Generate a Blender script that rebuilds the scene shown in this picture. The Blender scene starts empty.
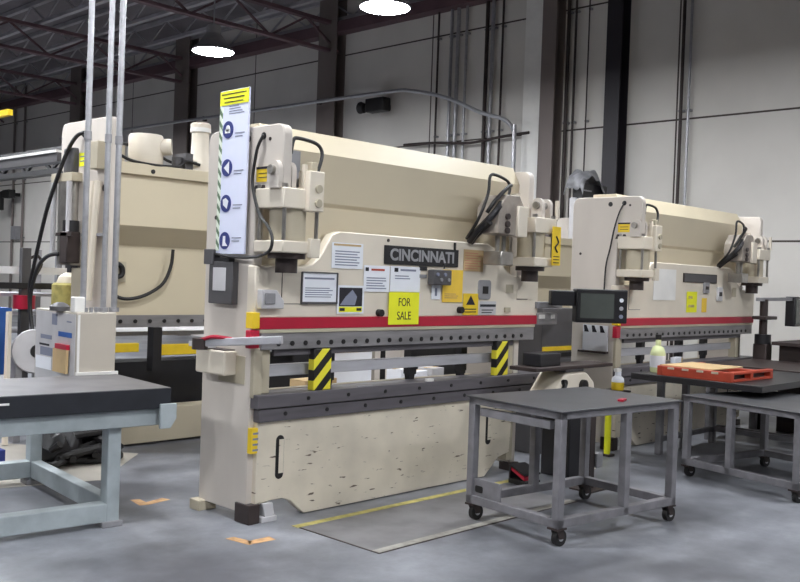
import bpy, bmesh, math, random
from mathutils import Vector, Matrix
random.seed(7)
C = bpy.context.scene.collection
PI = math.pi

# ------------------------------------------------------------ camera, world, exposure
cam_d = bpy.data.cameras.new('camera')
cam = bpy.data.objects.new('camera', cam_d); C.objects.link(cam)
cam_d.sensor_width = 36.0
cam_d.lens = 941.64 / 800 * 36.0
cam_d.clip_end = 200
YAW, PITCH, ROLL = math.radians(46.07305), math.radians(-0.848088), math.radians(2.033513)
fw0 = Vector((math.sin(YAW), math.cos(YAW), 0)); rt0 = Vector((math.cos(YAW), -math.sin(YAW), 0)); up0 = Vector((0, 0, 1))
fw = fw0 * math.cos(PITCH) + up0 * math.sin(PITCH); up1 = up0 * math.cos(PITCH) - fw0 * math.sin(PITCH)
rt = rt0 * math.cos(ROLL) + up1 * math.sin(ROLL); up = up1 * math.cos(ROLL) - rt0 * math.sin(ROLL)
cam.matrix_world = Matrix(((rt.x, up.x, -fw.x, 0), (rt.y, up.y, -fw.y, 0), (rt.z, up.z, -fw.z, 1.6), (0, 0, 0, 1)))
S = bpy.context.scene
S.camera = cam
w = bpy.data.worlds.new('world'); S.world = w; w.use_nodes = True
bg = w.node_tree.nodes['Background']
bg.inputs[0].default_value = (1.0, 0.95, 0.94, 1); bg.inputs[1].default_value = 1.05
S.view_settings.view_transform = 'Standard'; S.view_settings.look = 'None'
S.view_settings.gamma = 1; S.view_settings.use_curve_mapping = False
S.view_settings.exposure = 0.36
LAMP = 135.0            # brightness of the high-bay lamp lenses

# ------------------------------------------------------------ materials
def lin(c):
    return tuple(((v / 255) / 12.92 if v / 255 <= .04045 else ((v / 255 + .055) / 1.055) ** 2.4) for v in c) + (1,)
def new_mat(name):
    m = bpy.data.materials.new(name); m.use_nodes = True
    nt = m.node_tree
    return m, nt, nt.nodes['Principled BSDF']
def paint(name, col, rough=.5, metal=0, var=.12, scale=6, var_col=None, bump=0, stretch=(1, 1, 1)):
    m, nt, b = new_mat(name)
    b.inputs['Roughness'].default_value = rough; b.inputs['Metallic'].default_value = metal
    tc = nt.nodes.new('ShaderNodeTexCoord'); mp = nt.nodes.new('ShaderNodeMapping'); mp.inputs['Scale'].default_value = stretch
    n = nt.nodes.new('ShaderNodeTexNoise'); n.inputs['Scale'].default_value = scale; n.inputs['Detail'].default_value = 6
    nt.links.new(tc.outputs['Object'], mp.inputs[0]); nt.links.new(mp.outputs[0], n.inputs['Vector'])
    r = nt.nodes.new('ShaderNodeValToRGB'); c = lin(col)
    d = lin(var_col) if var_col else tuple(v * (1 - var * 2.2) for v in c[:3]) + (1,)
    r.color_ramp.elements[0].position = .3; r.color_ramp.elements[0].color = d
    r.color_ramp.elements[1].position = .62; r.color_ramp.elements[1].color = c
    nt.links.new(n.outputs['Fac'], r.inputs[0]); nt.links.new(r.outputs[0], b.inputs['Base Color'])
    if bump:
        bp = nt.nodes.new('ShaderNodeBump'); bp.inputs['Strength'].default_value = bump; bp.inputs['Distance'].default_value = .01
        nt.links.new(n.outputs['Fac'], bp.inputs['Height']); nt.links.new(bp.outputs[0], b.inputs['Normal'])
    return m
def glow(name, col, s):
    m, nt, b = new_mat(name)
    b.inputs['Base Color'].default_value = (1, 1, 1, 1)
    b.inputs['Emission Color'].default_value = col; b.inputs['Emission Strength'].default_value = s
    return m
def hazard(name, a, bcol, k, dirv=(1, 0, 1), duty=.5):
    m, nt, b = new_mat(name); b.inputs['Roughness'].default_value = .45
    tc = nt.nodes.new('ShaderNodeTexCoord'); dt = nt.nodes.new('ShaderNodeVectorMath'); dt.operation = 'DOT_PRODUCT'
    dt.inputs[1].default_value = tuple(v * k for v in dirv)
    nt.links.new(tc.outputs['Object'], dt.inputs[0])
    fr = nt.nodes.new('ShaderNodeMath'); fr.operation = 'FRACT'; nt.links.new(dt.outputs['Value'], fr.inputs[0])
    gt = nt.nodes.new('ShaderNodeMath'); gt.operation = 'GREATER_THAN'; gt.inputs[1].default_value = duty; nt.links.new(fr.outputs[0], gt.inputs[0])
    mx = nt.nodes.new('ShaderNodeMix'); mx.data_type = 'RGBA'
    mx.inputs['A'].default_value = lin(a); mx.inputs['B'].default_value = lin(bcol)
    nt.links.new(gt.outputs[0], mx.inputs['Factor']); nt.links.new(mx.outputs['Result'], b.inputs['Base Color'])
    return m
def scuffed(name, col, worn):
    """cream paint with chipped dark scratches that run along the plate"""
    m, nt, b = new_mat(name); b.inputs['Roughness'].default_value = .5
    tc = nt.nodes.new('ShaderNodeTexCoord')
    def noise(sc, stretch, det=5):
        mp = nt.nodes.new('ShaderNodeMapping'); mp.inputs['Scale'].default_value = stretch
        n = nt.nodes.new('ShaderNodeTexNoise'); n.inputs['Scale'].default_value = sc; n.inputs['Detail'].default_value = det
        nt.links.new(tc.outputs['Object'], mp.inputs[0]); nt.links.new(mp.outputs[0], n.inputs['Vector']); return n
    def ramp(n, p0, c0, p1, c1):
        r = nt.nodes.new('ShaderNodeValToRGB'); e = r.color_ramp.elements
        e[0].position = p0; e[0].color = c0; e[1].position = p1; e[1].color = c1
        nt.links.new(n.outputs['Fac'], r.inputs[0]); return r
    base = ramp(noise(3, (1, 1, 1)), .3, tuple(v * .8 for v in lin(col)[:3]) + (1,), .65, lin(col))
    s = ramp(noise(9, (1.2, 1, 5), 8), .655, (0, 0, 0, 1), .70, (1, 1, 1, 1))
    mx = nt.nodes.new('ShaderNodeMix'); mx.data_type = 'RGBA'
    nt.links.new(s.outputs[0], mx.inputs['Factor']); nt.links.new(base.outputs[0], mx.inputs['A']); mx.inputs['B'].default_value = lin(worn)
    nt.links.new(mx.outputs['Result'], b.inputs['Base Color'])
    return m
def panel_wall(name, col, seams, axis_joints):
    """painted concrete panels: dark joint lines at given heights"""
    m, nt, b = new_mat(name); b.inputs['Roughness'].default_value = .8
    tc = nt.nodes.new('ShaderNodeTexCoord'); sp = nt.nodes.new('ShaderNodeSeparateXYZ'); nt.links.new(tc.outputs['Object'], sp.inputs[0])
    n = nt.nodes.new('ShaderNodeTexNoise'); n.inputs['Scale'].default_value = .9; n.inputs['Detail'].default_value = 7
    nt.links.new(tc.outputs['Object'], n.inputs['Vector'])
    r = nt.nodes.new('ShaderNodeValToRGB'); c = lin(col)
    r.color_ramp.elements[0].position = .3; r.color_ramp.elements[0].color = tuple(v * .88 for v in c[:3]) + (1,)
    r.color_ramp.elements[1].position = .7; r.color_ramp.elements[1].color = c
    nt.links.new(n.outputs['Fac'], r.inputs[0])
    last = r.outputs[0]
    def line(sock, pos, wd):
        nonlocal last
        cp = nt.nodes.new('ShaderNodeMath'); cp.operation = 'COMPARE'; cp.inputs[1].default_value = pos; cp.inputs[2].default_value = wd
        nt.links.new(sock, cp.inputs[0])
        mx = nt.nodes.new('ShaderNodeMix'); mx.data_type = 'RGBA'; mx.inputs['B'].default_value = lin((70, 62, 58))
        nt.links.new(cp.outputs[0], mx.inputs['Factor']); nt.links.new(last, mx.inputs['A']); last = mx.outputs['Result']
    for z in seams: line(sp.outputs['Z'], z, .014)
    for y in axis_joints: line(sp.outputs['Y'], y, .014)
    nt.links.new(last, b.inputs['Base Color'])
    return m
def floor_mat():
    m, nt, b = new_mat('sealed_concrete')
    tc = nt.nodes.new('ShaderNodeTexCoord')
    n1 = nt.nodes.new('ShaderNodeTexNoise'); n1.inputs['Scale'].default_value = .9; n1.inputs['Detail'].default_value = 8
    n2 = nt.nodes.new('ShaderNodeTexNoise'); n2.inputs['Scale'].default_value = 5; n2.inputs['Detail'].default_value = 10; n2.inputs['Roughness'].default_value = .7
    for n in (n1, n2): nt.links.new(tc.outputs['Object'], n.inputs['Vector'])
    r1 = nt.nodes.new('ShaderNodeValToRGB'); e = r1.color_ramp.elements
    e[0].position = .36; e[0].color = lin((88, 89, 95)); e[1].position = .62; e[1].color = lin((142, 144, 150))
    r2 = nt.nodes.new('ShaderNodeValToRGB'); e = r2.color_ramp.elements
    e[0].position = .35; e[0].color = (.55, .55, .56, 1); e[1].position = .65; e[1].color = (1, 1, 1, 1)
    nt.links.new(n1.outputs['Fac'], r1.inputs[0]); nt.links.new(n2.outputs['Fac'], r2.inputs[0])
    mx = nt.nodes.new('ShaderNodeMix'); mx.data_type = 'RGBA'; mx.blend_type = 'MULTIPLY'; mx.inputs['Factor'].default_value = .8
    nt.links.new(r1.outputs[0], mx.inputs['A']); nt.links.new(r2.outputs[0], mx.inputs['B'])
    nt.links.new(mx.outputs['Result'], b.inputs['Base Color'])
    r3 = nt.nodes.new('ShaderNodeMapRange'); r3.inputs['To Min'].default_value = .32; r3.inputs['To Max'].default_value = .55
    nt.links.new(n2.outputs['Fac'], r3.inputs['Value']); nt.links.new(r3.outputs[0], b.inputs['Roughness'])
    return m

M = dict(
    cream=paint('cream_paint', (224, 214, 197), .45, 0, .05, 2.5),
    cream_side=paint('cream_paint_streaked', (212, 203, 193), .5, 0, .07, 1.6, stretch=(1, 1, .35)),  # greyer cream with upright streaks, for side plates and clevises
    cream_tan=paint('tan_cream_paint', (206, 194, 168), .42, 0, .04, 1.2),
    cream_skirt=scuffed('scuffed_cream_paint', (222, 212, 193), (98, 84, 70)),
    cream_dull=paint('dusty_cream_paint', (188, 178, 156), .6, 0, .08, 2),
    red=paint('red_enamel', (176, 22, 52), .4, 0, .05, 3),
    clamp=paint('worn_tool_steel', (146, 143, 144), .42, .2, .14, 8, stretch=(.4, 1, 3)),
    rail=paint('dark_die_steel', (100, 96, 100), .45, .1, .14, 7, stretch=(.3, 1, 3)),
    bar=paint('brushed_grey_steel', (184, 183, 188), .4, .1, .1, 6, stretch=(.3, 1, 2)),
    steel=paint('bare_cylinder_steel', (170, 166, 160), .3, .8, .1, 12),
    galv=paint('galvanised_conduit', (176, 176, 180), .35, .55, .08, 20),
    black=paint('black_rubber', (24, 22, 23), .5, 0, .1, 10),
    blackbox=paint('black_enamel', (34, 33, 36), .38, 0, .08, 10),
    dark=paint('dark_brown_steel', (62, 52, 50), .5, .2, .12, 6),
    cart=paint('grey_cart_paint', (126, 124, 128), .48, .1, .14, 9),
    cart_top=paint('dark_grey_worktop', (74, 74, 77), .42, .1, .12, 4),
    blue_frame=paint('pale_blue_grey_paint', (172, 181, 184), .5, 0, .1, 7),
    slab_top=paint('grey_slab_surface', (112, 110, 112), .4, .1, .14, 5),
    slab_side=paint('black_slab_side', (38, 40, 46), .45, 0, .14, 8),
    grey=paint('mid_grey_enamel', (146, 145, 148), .5, .1, .08, 6),
    lightgrey=paint('light_grey_enamel', (196, 194, 196), .5, 0, .06, 6),
    darkgrey=paint('dark_grey_enamel', (84, 82, 84), .5, .1, .08, 6),
    yellow=paint('safety_yellow', (236, 200, 40), .5, 0, .05, 8),
    neon=paint('fluorescent_yellow_card', (240, 240, 40), .7, 0, .03, 8),
    amber=paint('amber_yellow_card', (240, 200, 70), .7, 0, .05, 8),
    paper=paint('white_paper', (232, 234, 240), .75, 0, .02, 8),
    paper_blue=paint('cool_white_board', (222, 226, 246), .55, 0, .02, 5),
    ink=paint('grey_print', (128, 132, 150), .8, 0, .02, 8),
    ink_dark=paint('black_print', (34, 32, 40), .8, 0, .02, 8),
    blue_sign=paint('sign_blue', (40, 52, 120), .6, 0, .03, 8),
    blue=paint('blue_plastic', (40, 92, 168), .5, 0, .06, 6),
    orange=paint('orange_red_paint', (176, 66, 42), .5, 0, .12, 8),
    tan=paint('brown_cardboard', (196, 168, 124), .8, 0, .08, 5),
    pale_green=paint('pale_green_plastic', (216, 224, 170), .4, 0, .05, 6),
    valve=paint('oily_beige_casting', (168, 158, 148), .45, .2, .16, 9),
    print_red=paint('faded_red_print', (186, 118, 100), .8, 0, .04, 8),
    tape=paint('worn_orange_tape', (204, 160, 112), .7, 0, .2, 14),
    tape_yellow=paint('worn_yellow_line', (196, 184, 110), .7, 0, .22, 12),
    plate=paint('dusty_floor_plate', (126, 124, 126), .5, .1, .16, 4),
    plate_edge=paint('worn_plate_edge', (168, 164, 156), .5, .1, .2, 12),
    column=paint('grey_brown_column_paint', (120, 110, 106), .6, 0, .06, 1.2),
    column_dark=paint('black_column_paint', (40, 36, 42), .5, 0, .1, 1.2),
    joist=paint('grey_joist_primer', (176, 173, 178), .5, .2, .1, 3),
    girder=paint('dark_red_primer', (104, 80, 86), .6, .1, .1, 2),
    deck=paint('dark_roof_deck', (122, 116, 120), .8, 0, .1, 1),
    white=paint('white_enamel', (232, 230, 226), .5, 0, .04, 4),
    plastic_sheet=paint('dusty_grey_plastic_sheet', (146, 146, 150), .35, 0, .18, 9, bump=.6),
    cream_box=paint('warm_beige_enamel', (186, 178, 166), .5, 0, .04, 3),
    pad=paint('beige_floor_patch', (176, 170, 160), .5, 0, .12, 2),
    screen=paint('dark_glass_screen', (84, 88, 84), .15, 0, .12, 2),
    lens=glow('lamp_lens', (.93, .96, 1, 1), LAMP),
    haz=hazard('yellow_black_stripes', (238, 226, 60), (30, 28, 28), 10, (.7, 0, -.7), .5),
    haz_green=hazard('green_white_stripes', (222, 230, 214), (96, 122, 92), 13, (1.2, 0, 1), .55),
    floor=floor_mat(),
)
M['wall'] = panel_wall('painted_concrete_panels', (217, 213, 207), (2.28, 4.10, 6.08), (2.4, 6.9, 11.9, 17.3, 22.6))

# ------------------------------------------------------------ mesh helpers
class MB:
    def __init__(s): s.bm = bmesh.new()
    def box(s, x0, x1, y0, y1, z0, z1, mat=None):
        m = Matrix.Translation(((x0 + x1) / 2, (y0 + y1) / 2, (z0 + z1) / 2)) @ Matrix.Diagonal((abs(x1 - x0), abs(y1 - y0), abs(z1 - z0), 1))
        if mat is not None: m = mat @ m
        bmesh.ops.create_cube(s.bm, size=1, matrix=m); return s
    def cyl(s, p0, p1, r, r2=None, seg=20, caps=True):
        p0, p1 = Vector(p0), Vector(p1); d = p1 - p0
        m = Matrix.Translation((p0 + p1) / 2) @ d.to_track_quat('Z', 'Y').to_matrix().to_4x4()
        bmesh.ops.create_cone(s.bm, cap_ends=caps, segments=seg, radius1=r, radius2=r if r2 is None else r2, depth=d.length, matrix=m); return s
    def bar(s, p0, p1, wd, ht):
        p0, p1 = Vector(p0), Vector(p1); d = (p1 - p0); L = d.length; d.normalize()
        a = Vector((0, 0, 1)) if abs(d.z) < .9 else Vector((1, 0, 0))
        sx = d.cross(a).normalized(); uz = sx.cross(d).normalized()
        m = Matrix(((sx.x, d.x, uz.x, 0), (sx.y, d.y, uz.y, 0), (sx.z, d.z, uz.z, 0), (0, 0, 0, 1)))
        m = Matrix.Translation((p0 + p1) / 2) @ m @ Matrix.Diagonal((wd, L, ht, 1))
        bmesh.ops.create_cube(s.bm, size=1, matrix=m); return s
    def prism(s, prof, a, b, axis='x'):
        """profile points extruded from a to b along an axis; x: (y,z)  y: (x,z)  z: (x,y)"""
        def P(u, v, t): return {'x': (t, u, v), 'y': (u, t, v), 'z': (u, v, t)}[axis]
        A = [s.bm.verts.new(P(u, v, a)) for u, v in prof]; B = [s.bm.verts.new(P(u, v, b)) for u, v in prof]
        fs = [s.bm.faces.new(A), s.bm.faces.new(B[::-1])]
        n = len(prof)
        for i in range(n): fs.append(s.bm.faces.new((A[i], B[i], B[(i + 1) % n], A[(i + 1) % n])))
        bmesh.ops.recalc_face_normals(s.bm, faces=fs); return s
    def tube(s, pts, r, seg=8, smooth=5):
        pts = [Vector(p) for p in pts]
        if smooth and len(pts) > 2:
            out = []
            for i in range(len(pts) - 1):
                p0, p1, p2, p3 = pts[max(i - 1, 0)], pts[i], pts[i + 1], pts[min(i + 2, len(pts) - 1)]
                for k in range(smooth):
                    t = k / smooth
                    out.append(.5 * (2 * p1 + (p2 - p0) * t + (2 * p0 - 5 * p1 + 4 * p2 - p3) * t * t + (3 * p1 - p0 - 3 * p2 + p3) * t ** 3))
            pts = out + [pts[-1]]
        rings = []; u = None
        for i, p in enumerate(pts):
            d = (pts[min(i + 1, len(pts) - 1)] - pts[max(i - 1, 0)]).normalized()
            if u is None: u = d.orthogonal().normalized()
            u = (u - d * u.dot(d)).normalized(); v = d.cross(u)
            rings.append([s.bm.verts.new(p + r * (math.cos(2 * PI * k / seg) * u + math.sin(2 * PI * k / seg) * v)) for k in range(seg)])
        for a, b in zip(rings, rings[1:]):
            for k in range(seg): s.bm.faces.new((a[k], a[(k + 1) % seg], b[(k + 1) % seg], b[k]))
        s.bm.faces.new(rings[0][::-1]); s.bm.faces.new(rings[-1]); return s
    def lathe(s, prof, origin=(0, 0, 0), axis=(0, 0, 1), seg=24):
        o = Vector(origin); q = Vector(axis).to_track_quat('Z', 'Y'); rings = []
        for r, z in prof: rings.append([s.bm.verts.new(o + q @ Vector((r * math.cos(2 * PI * k / seg), r * math.sin(2 * PI * k / seg), z))) for k in range(seg)])
        for a, b in zip(rings, rings[1:]):
            for k in range(seg): s.bm.faces.new((a[k], a[(k + 1) % seg], b[(k + 1) % seg], b[k]))
        s.bm.faces.new(rings[0][::-1]); s.bm.faces.new(rings[-1]); return s
    def build(s, name, mat, parent=None, loc=None, bevel=0, kind=None, label=None, sharp=35):
        bmesh.ops.recalc_face_normals(s.bm, faces=s.bm.faces[:])
        me = bpy.data.meshes.new(name); s.bm.to_mesh(me); s.bm.free()
        for p in me.polygons: p.use_smooth = True
        me.set_sharp_from_angle(angle=math.radians(sharp))
        me.materials.append(M[mat] if isinstance(mat, str) else mat)
        o = bpy.data.objects.new(name, me); C.objects.link(o)
        if loc: o.location = loc
        if parent: o.parent = parent
        if bevel:
            b = o.modifiers.new('bevel', 'BEVEL'); b.width = bevel; b.segments = 2; b.limit_method = 'ANGLE'; b.angle_limit = math.radians(40)
        if kind: o['kind'] = kind
        if label: o['label'] = label
        return o
def tag(o, label, cat, group=None):
    o['label'] = label; o['category'] = cat
    if group: o['group'] = group
    return o
def thing(name, label, cat, loc=(0, 0, 0), rz=0, group=None):
    o = bpy.data.objects.new(name, None); C.objects.link(o); o.empty_display_size = .1
    o.location = loc; o.rotation_euler = (0, 0, rz)
    return tag(o, label, cat, group)
def text(name, s, size, mat, parent, m, extrude=.001, width=None, fat=0):
    cu = bpy.data.curves.new(name, 'FONT'); cu.body = s; cu.size = size; cu.align_x = 'CENTER'; cu.align_y = 'CENTER'; cu.extrude = extrude; cu.offset = fat
    t = bpy.data.objects.new(name, cu); C.objects.link(t)
    dg = bpy.context.evaluated_depsgraph_get(); dg.update()
    me = bpy.data.meshes.new_from_object(t.evaluated_get(dg)); bpy.data.objects.remove(t)
    if width:
        xs = [v.co.x for v in me.vertices]; k = width / (max(xs) - min(xs)); me.transform(Matrix.Diagonal((k, 1, 1, 1)))
    me.transform(m); me.materials.clear(); me.materials.append(M[mat])
    o = bpy.data.objects.new(name, me); C.objects.link(o); o.parent = parent
    return o
FRONT = Matrix.Rotation(PI / 2, 4, 'X')                       # text standing up, read from -Y
def fillet(prof, idx_r, n=5):
    """round chosen corners of a 2-D outline"""
    out = []; N = len(prof)
    for i, p in enumerate(prof):
        r = idx_r.get(i)
        if not r: out.append(p); continue
        p = Vector(p); a = (Vector(prof[i - 1]) - p); b = (Vector(prof[(i + 1) % N]) - p)
        a, b = a.normalized() * r, b.normalized() * r
        for k in range(n + 1):
            t = k / n; out.append(tuple((p + a) * (1 - t) ** 2 + 2 * p * t * (1 - t) + (p + b) * t * t))
    return out

# ------------------------------------------------------------ the setting
MB().box(-14, 13.4, -14, 40, -.12, 0).build('floor', 'floor', kind='structure')
MB().box(13, 13.3, -14, 40, 0, 7.3).build('wall_right', 'wall', kind='structure')
MB().box(-14, 13.3, 40, 40.3, 0, 7.3).build('wall_back', 'wall', kind='structure')
MB().box(-14, 13.3, -14.3, -14, 0, 7.3).build('wall_front_unseen', 'deck', kind='structure')  # unseen wall added to shut out world light, dark to limit bounce
MB().box(-14.3, -14, -14, 40, 0, 7.3).build('wall_left_unseen', 'deck', kind='structure')  # also unseen, added to close the hall against world light
MB().box(-14, 13.4, -14, 40.3, 7.3, 7.45).build('ceiling', 'deck', kind='structure')
n = 0
for i in range(19):
    x = -9.6 + 1.25 * i; n += 1
    b = MB(); b.box(x - .05, x + .05, -14, 40, 7.2, 7.29); b.box(x - .05, x + .05, -14, 40, 6.76, 6.83)
    y = -14.0
    while y < 40:
        b.bar((x, y, 6.8), (x, y + .7, 7.22), .03, .03); b.bar((x, y + .7, 7.22), (x, y + 1.4, 6.8), .03, .03); y += 1.4
    b.build('trim_%d' % n, 'joist', kind='structure')
for y in (3.8, 14.5, 19.9, 25.2, 30.6, 35.8):
    n += 1; b = MB(); b.box(-14, 12.7, y - .07, y + .07, 6.68, 6.75); b.box(-14, 12.7, y - .07, y + .07, 6.12, 6.18)
    x = -14.0
    while x < 12: b.bar((x, y, 6.15), (x + .9, y, 6.7), .04, .04); b.bar((x + .9, y, 6.7), (x + 1.8, y, 6.15), .04, .04); x += 1.8
    b.build('trim_%d' % n, 'girder', kind='structure')
n += 1; MB().box(12.75, 13, 10.3, 40, 6.5, 6.72).build('trim_%d' % n, 'girder', kind='structure')
# pale pilaster beside the nearest grey column
MB().box(12.86, 13, 9.26, 9.66, 0, 7.3).build('trim_%d' % (n + 1), 'white', kind='structure')

def column(y0, y1, mat, label, x0=12.74):
    t = thing('steel_column', label, 'column', (x0 + .12, (y0 + y1) / 2, 0)); h = (y1 - y0) / 2
    MB().box(-.1, .13, -.012, .012, 0, 7.28).build('web', mat, t)
    b = MB(); b.box(-.12, -.1, -h, h, 0, 7.28).box(.12, .139, -h, h, 0, 7.28); b.build('flange', mat, t)
    MB().box(-.2, .139, -h - .06, h + .06, 0, .02).build('base_plate', mat, t)
column(8.95, 9.23, 'column', 'grey brown steel column against a white wall strip, behind the yellow sign')
column(7.74, 8.0, 'column_dark', 'black steel column on the pale wall, rising behind the grey plastic sheet')
column(14.3, 14.85, 'column', 'grey column on the wall behind the top of the nearest press')
column(19.6, 20.2, 'column', 'grey column on the far wall just left of the tall safety board')
column(25.0, 25.6, 'column', 'grey column on the far wall beyond the leftmost press')
column(31, 31.6, 'column', 'farthest grey column, at the left edge of the photo')

# ------------------------------------------------------------ high bay lamps
def lamp(x, y, z, label, group=None):
    t = thing('high_bay_lamp', label, 'lamp', (x, y, z), 0, group)
    MB().lathe([(.09, .42), (.11, .40), (.12, .2), (.30, .06), (.33, .012), (.32, .0), (.10, .30)]).build('housing', 'grey', t)
    MB().cyl((0, 0, .0), (0, 0, .012), .31, seg=28).build('lens', 'lens', t, label='glowing white round lens')
    MB().cyl((0, 0, .42), (0, 0, 7.3 - z), .012, seg=8).build('suspension_rod', 'galv', t)
lamp(8.49, 12.40, 5.0, 'glowing round ceiling lamp above the leftmost press, beside a far wall column')
lamp(8.41, 8.54, 5.0, 'glowing round ceiling lamp at the top edge, above the nearest press')
for x, y in ((8.4, 4.6), (8.4, .7), (8.4, -3.2), (2.9, 8.5), (2.9, 4.6), (2.9, .7), (2.9, -3.2), (-2.6, 8.5), (-2.6, 4.6), (-2.6, .7), (-2.6, -3.2), (-2.6, 12.4), (2.9, 12.4), (2.9, 16.3), (2.9, 20.2), (2.9, 24.1), (5.6, 14.6), (6.9, 18.0), (8.4, 21.9), (9.0, 25.5), (-2.6, 16.3), (-2.6, 20.2), (6.4, 24), (7.6, 28)):  # lamps out of view, added to fill the hall and brighten the far left
    lamp(x, y, 5.0, 'unseen round high bay lamp added to light the hall', 'unseen high bay lamps added to light the hall')

# ------------------------------------------------------------ press brakes
def lug(b, x0, x1, yc, z0, zc, r):
    prof = [(yc - r, z0)] + [(yc - r * math.cos(PI * k / 10), zc + r * math.sin(PI * k / 10)) for k in range(11)] + [(yc + r, z0)]
    b.prism(prof, x0, x1)
def cylinder_set(root, x0, x1, xp):
    """hydraulic cylinder hung in front of one side frame; x0..x1 is its bracket"""
    cx = (x0 + x1) / 2
    br = MB().box(x0, x1, -.30, -.01, 2.0, 2.125).build('cylinder_bracket', 'cream', root, bevel=.008)
    cy = MB(); cy.cyl((cx - .01, -.16, 1.80), (cx - .01, -.16, 2.0), .115, seg=28)
    cb = cy.build('hydraulic_cylinder', 'cream_dull', root)
    for sx in (-1, 1):
        for sy in (-1, 1):
            xx, yy = cx + sx * (x1 - x0) * .42, -.155 + sy * .12
            MB().cyl((xx, yy, 1.79), (xx, yy, 2.0), .013, seg=10).build('tie_rod', 'steel', cb)
            MB().cyl((xx, yy, 2.125), (xx, yy, 2.15), .022, seg=6).build('nut', 'steel', br)
    fl = MB().box(x0, x1 - .03, -.30, -.01, 1.725, 1.80).build('cylinder_flange', 'cream', root, bevel=.008)
    MB().cyl((cx, -.15, 1.69), (cx, -.15, 1.725), .12, seg=24).cyl((cx, -.15, 1.60), (cx, -.15, 1.69), .07, seg=20).build('piston_rod', 'dark', root)
    # clevis that ties the bracket to the frame overhang
    cl = MB(); lug(cl, xp - .036, xp - .002, -.212, 2.12, 2.235, .056); lug(cl, xp + .072, xp + .106, -.212, 2.12, 2.235, .056)
    c = cl.build('clevis', 'cream_side', root)
    MB().cyl((xp - .06, -.212, 2.23), (xp + .125, -.212, 2.23), .03, seg=18).build('clevis_pin', 'steel', c)
    MB().box(xp + .15, xp + .175, -.29, -.26, 2.125, 2.28).build('stop_post', 'cream', c)
def valve_left(root):
    v = MB().box(.16, .28, -.335, -.22, 1.99, 2.24).build('valve_block', 'cream', root, bevel=.006)
    for z in (2.13, 2.04): MB().cyl((.23, -.35, z), (.23, -.33, z), .026, seg=14).build('port_plug', 'cream_dull', v)
    MB().box(.14, .26, -.20, -.03, 2.13, 2.20).build('pilot_valve', 'grey', v, bevel=.006)
    MB().box(.20, .25, -.30, -.25, 2.24, 2.30).build('pilot_valve', 'cream_dull', v, bevel=.006)
    MB().tube([(.07, -.25, 2.34), (.085, -.25, 2.42), (.12, -.25, 2.44), (.25, -.25, 2.43), (.31, -.25, 2.40), (.315, -.26, 2.34), (.27, -.27, 2.23)], .012).build('hose', 'black', root)
    MB().box(.19, .27, -.325, -.29, 1.70, 1.82).build('valve_block', 'cream', root, bevel=.005)
def valve_right(root, L):
    o = L - 2.82
    v = MB().prism([(2.10 + o, 1.965), (2.42 + o, 1.955), (2.42 + o, 2.19), (2.36 + o, 2.27), (2.20 + o, 2.27), (2.10 + o, 2.16)], -.30, -.08, 'y').build('valve_block', 'valve', root, bevel=.006)
    MB().box(2.32 + o, 2.44 + o, -.325, -.22, 1.95, 2.19).build('valve_cover', 'cream', v, bevel=.006)
    for z in (2.1, 2.04, 1.99): MB().cyl((2.2 + o, -.32, z), (2.2 + o, -.30, z), .024, seg=12).build('port_plug', 'dark', v)
    MB().tube([(2.02 + o, -.05, 1.92), (1.97 + o, -.2, 2.06), (2.03 + o, -.24, 2.26), (2.05 + o, -.24, 2.40), (2.13 + o, -.24, 2.415), (2.32 + o, -.2, 2.39), (2.38 + o, -.18, 2.34), (2.36 + o, -.18, 2.26)], .012).build('hose', 'black', root)
    MB().tube([(2.05 + o, -.22, 2.12), (2.10 + o, -.26, 2.22), (2.25 + o, -.26, 2.33), (2.37 + o, -.2, 2.36)], .016).build('hose', 'black', root)
    MB().tube([(2.06 + o, -.05, 1.90), (2.03 + o, -.15, 1.98), (2.08 + o, -.27, 2.12), (2.16 + o, -.27, 2.2)], .026).build('hose', 'blackbox', root)
    MB().tube([(2.11 + o, -.02, 1.90), (2.07 + o, -.1, 1.95), (2.05 + o, -.25, 2.05)], .03).build('hose', 'black', root)
    s = MB().box(2.17 + o, 2.33 + o, -.28, -.1, 1.72, 1.83).build('lower_valve', 'steel', root, bevel=.008)
    for x in (2.22, 2.30): MB().cyl((x + o, -.2, 1.83), (x + o, -.2, 1.955), .018, seg=10).build('pipe', 'steel', s)
    MB().cyl((2.44 + o, -.2, 2.2), (2.44 + o, -.2, 2.3), .035, seg=14).build('solenoid', 'cream', v)

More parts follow.
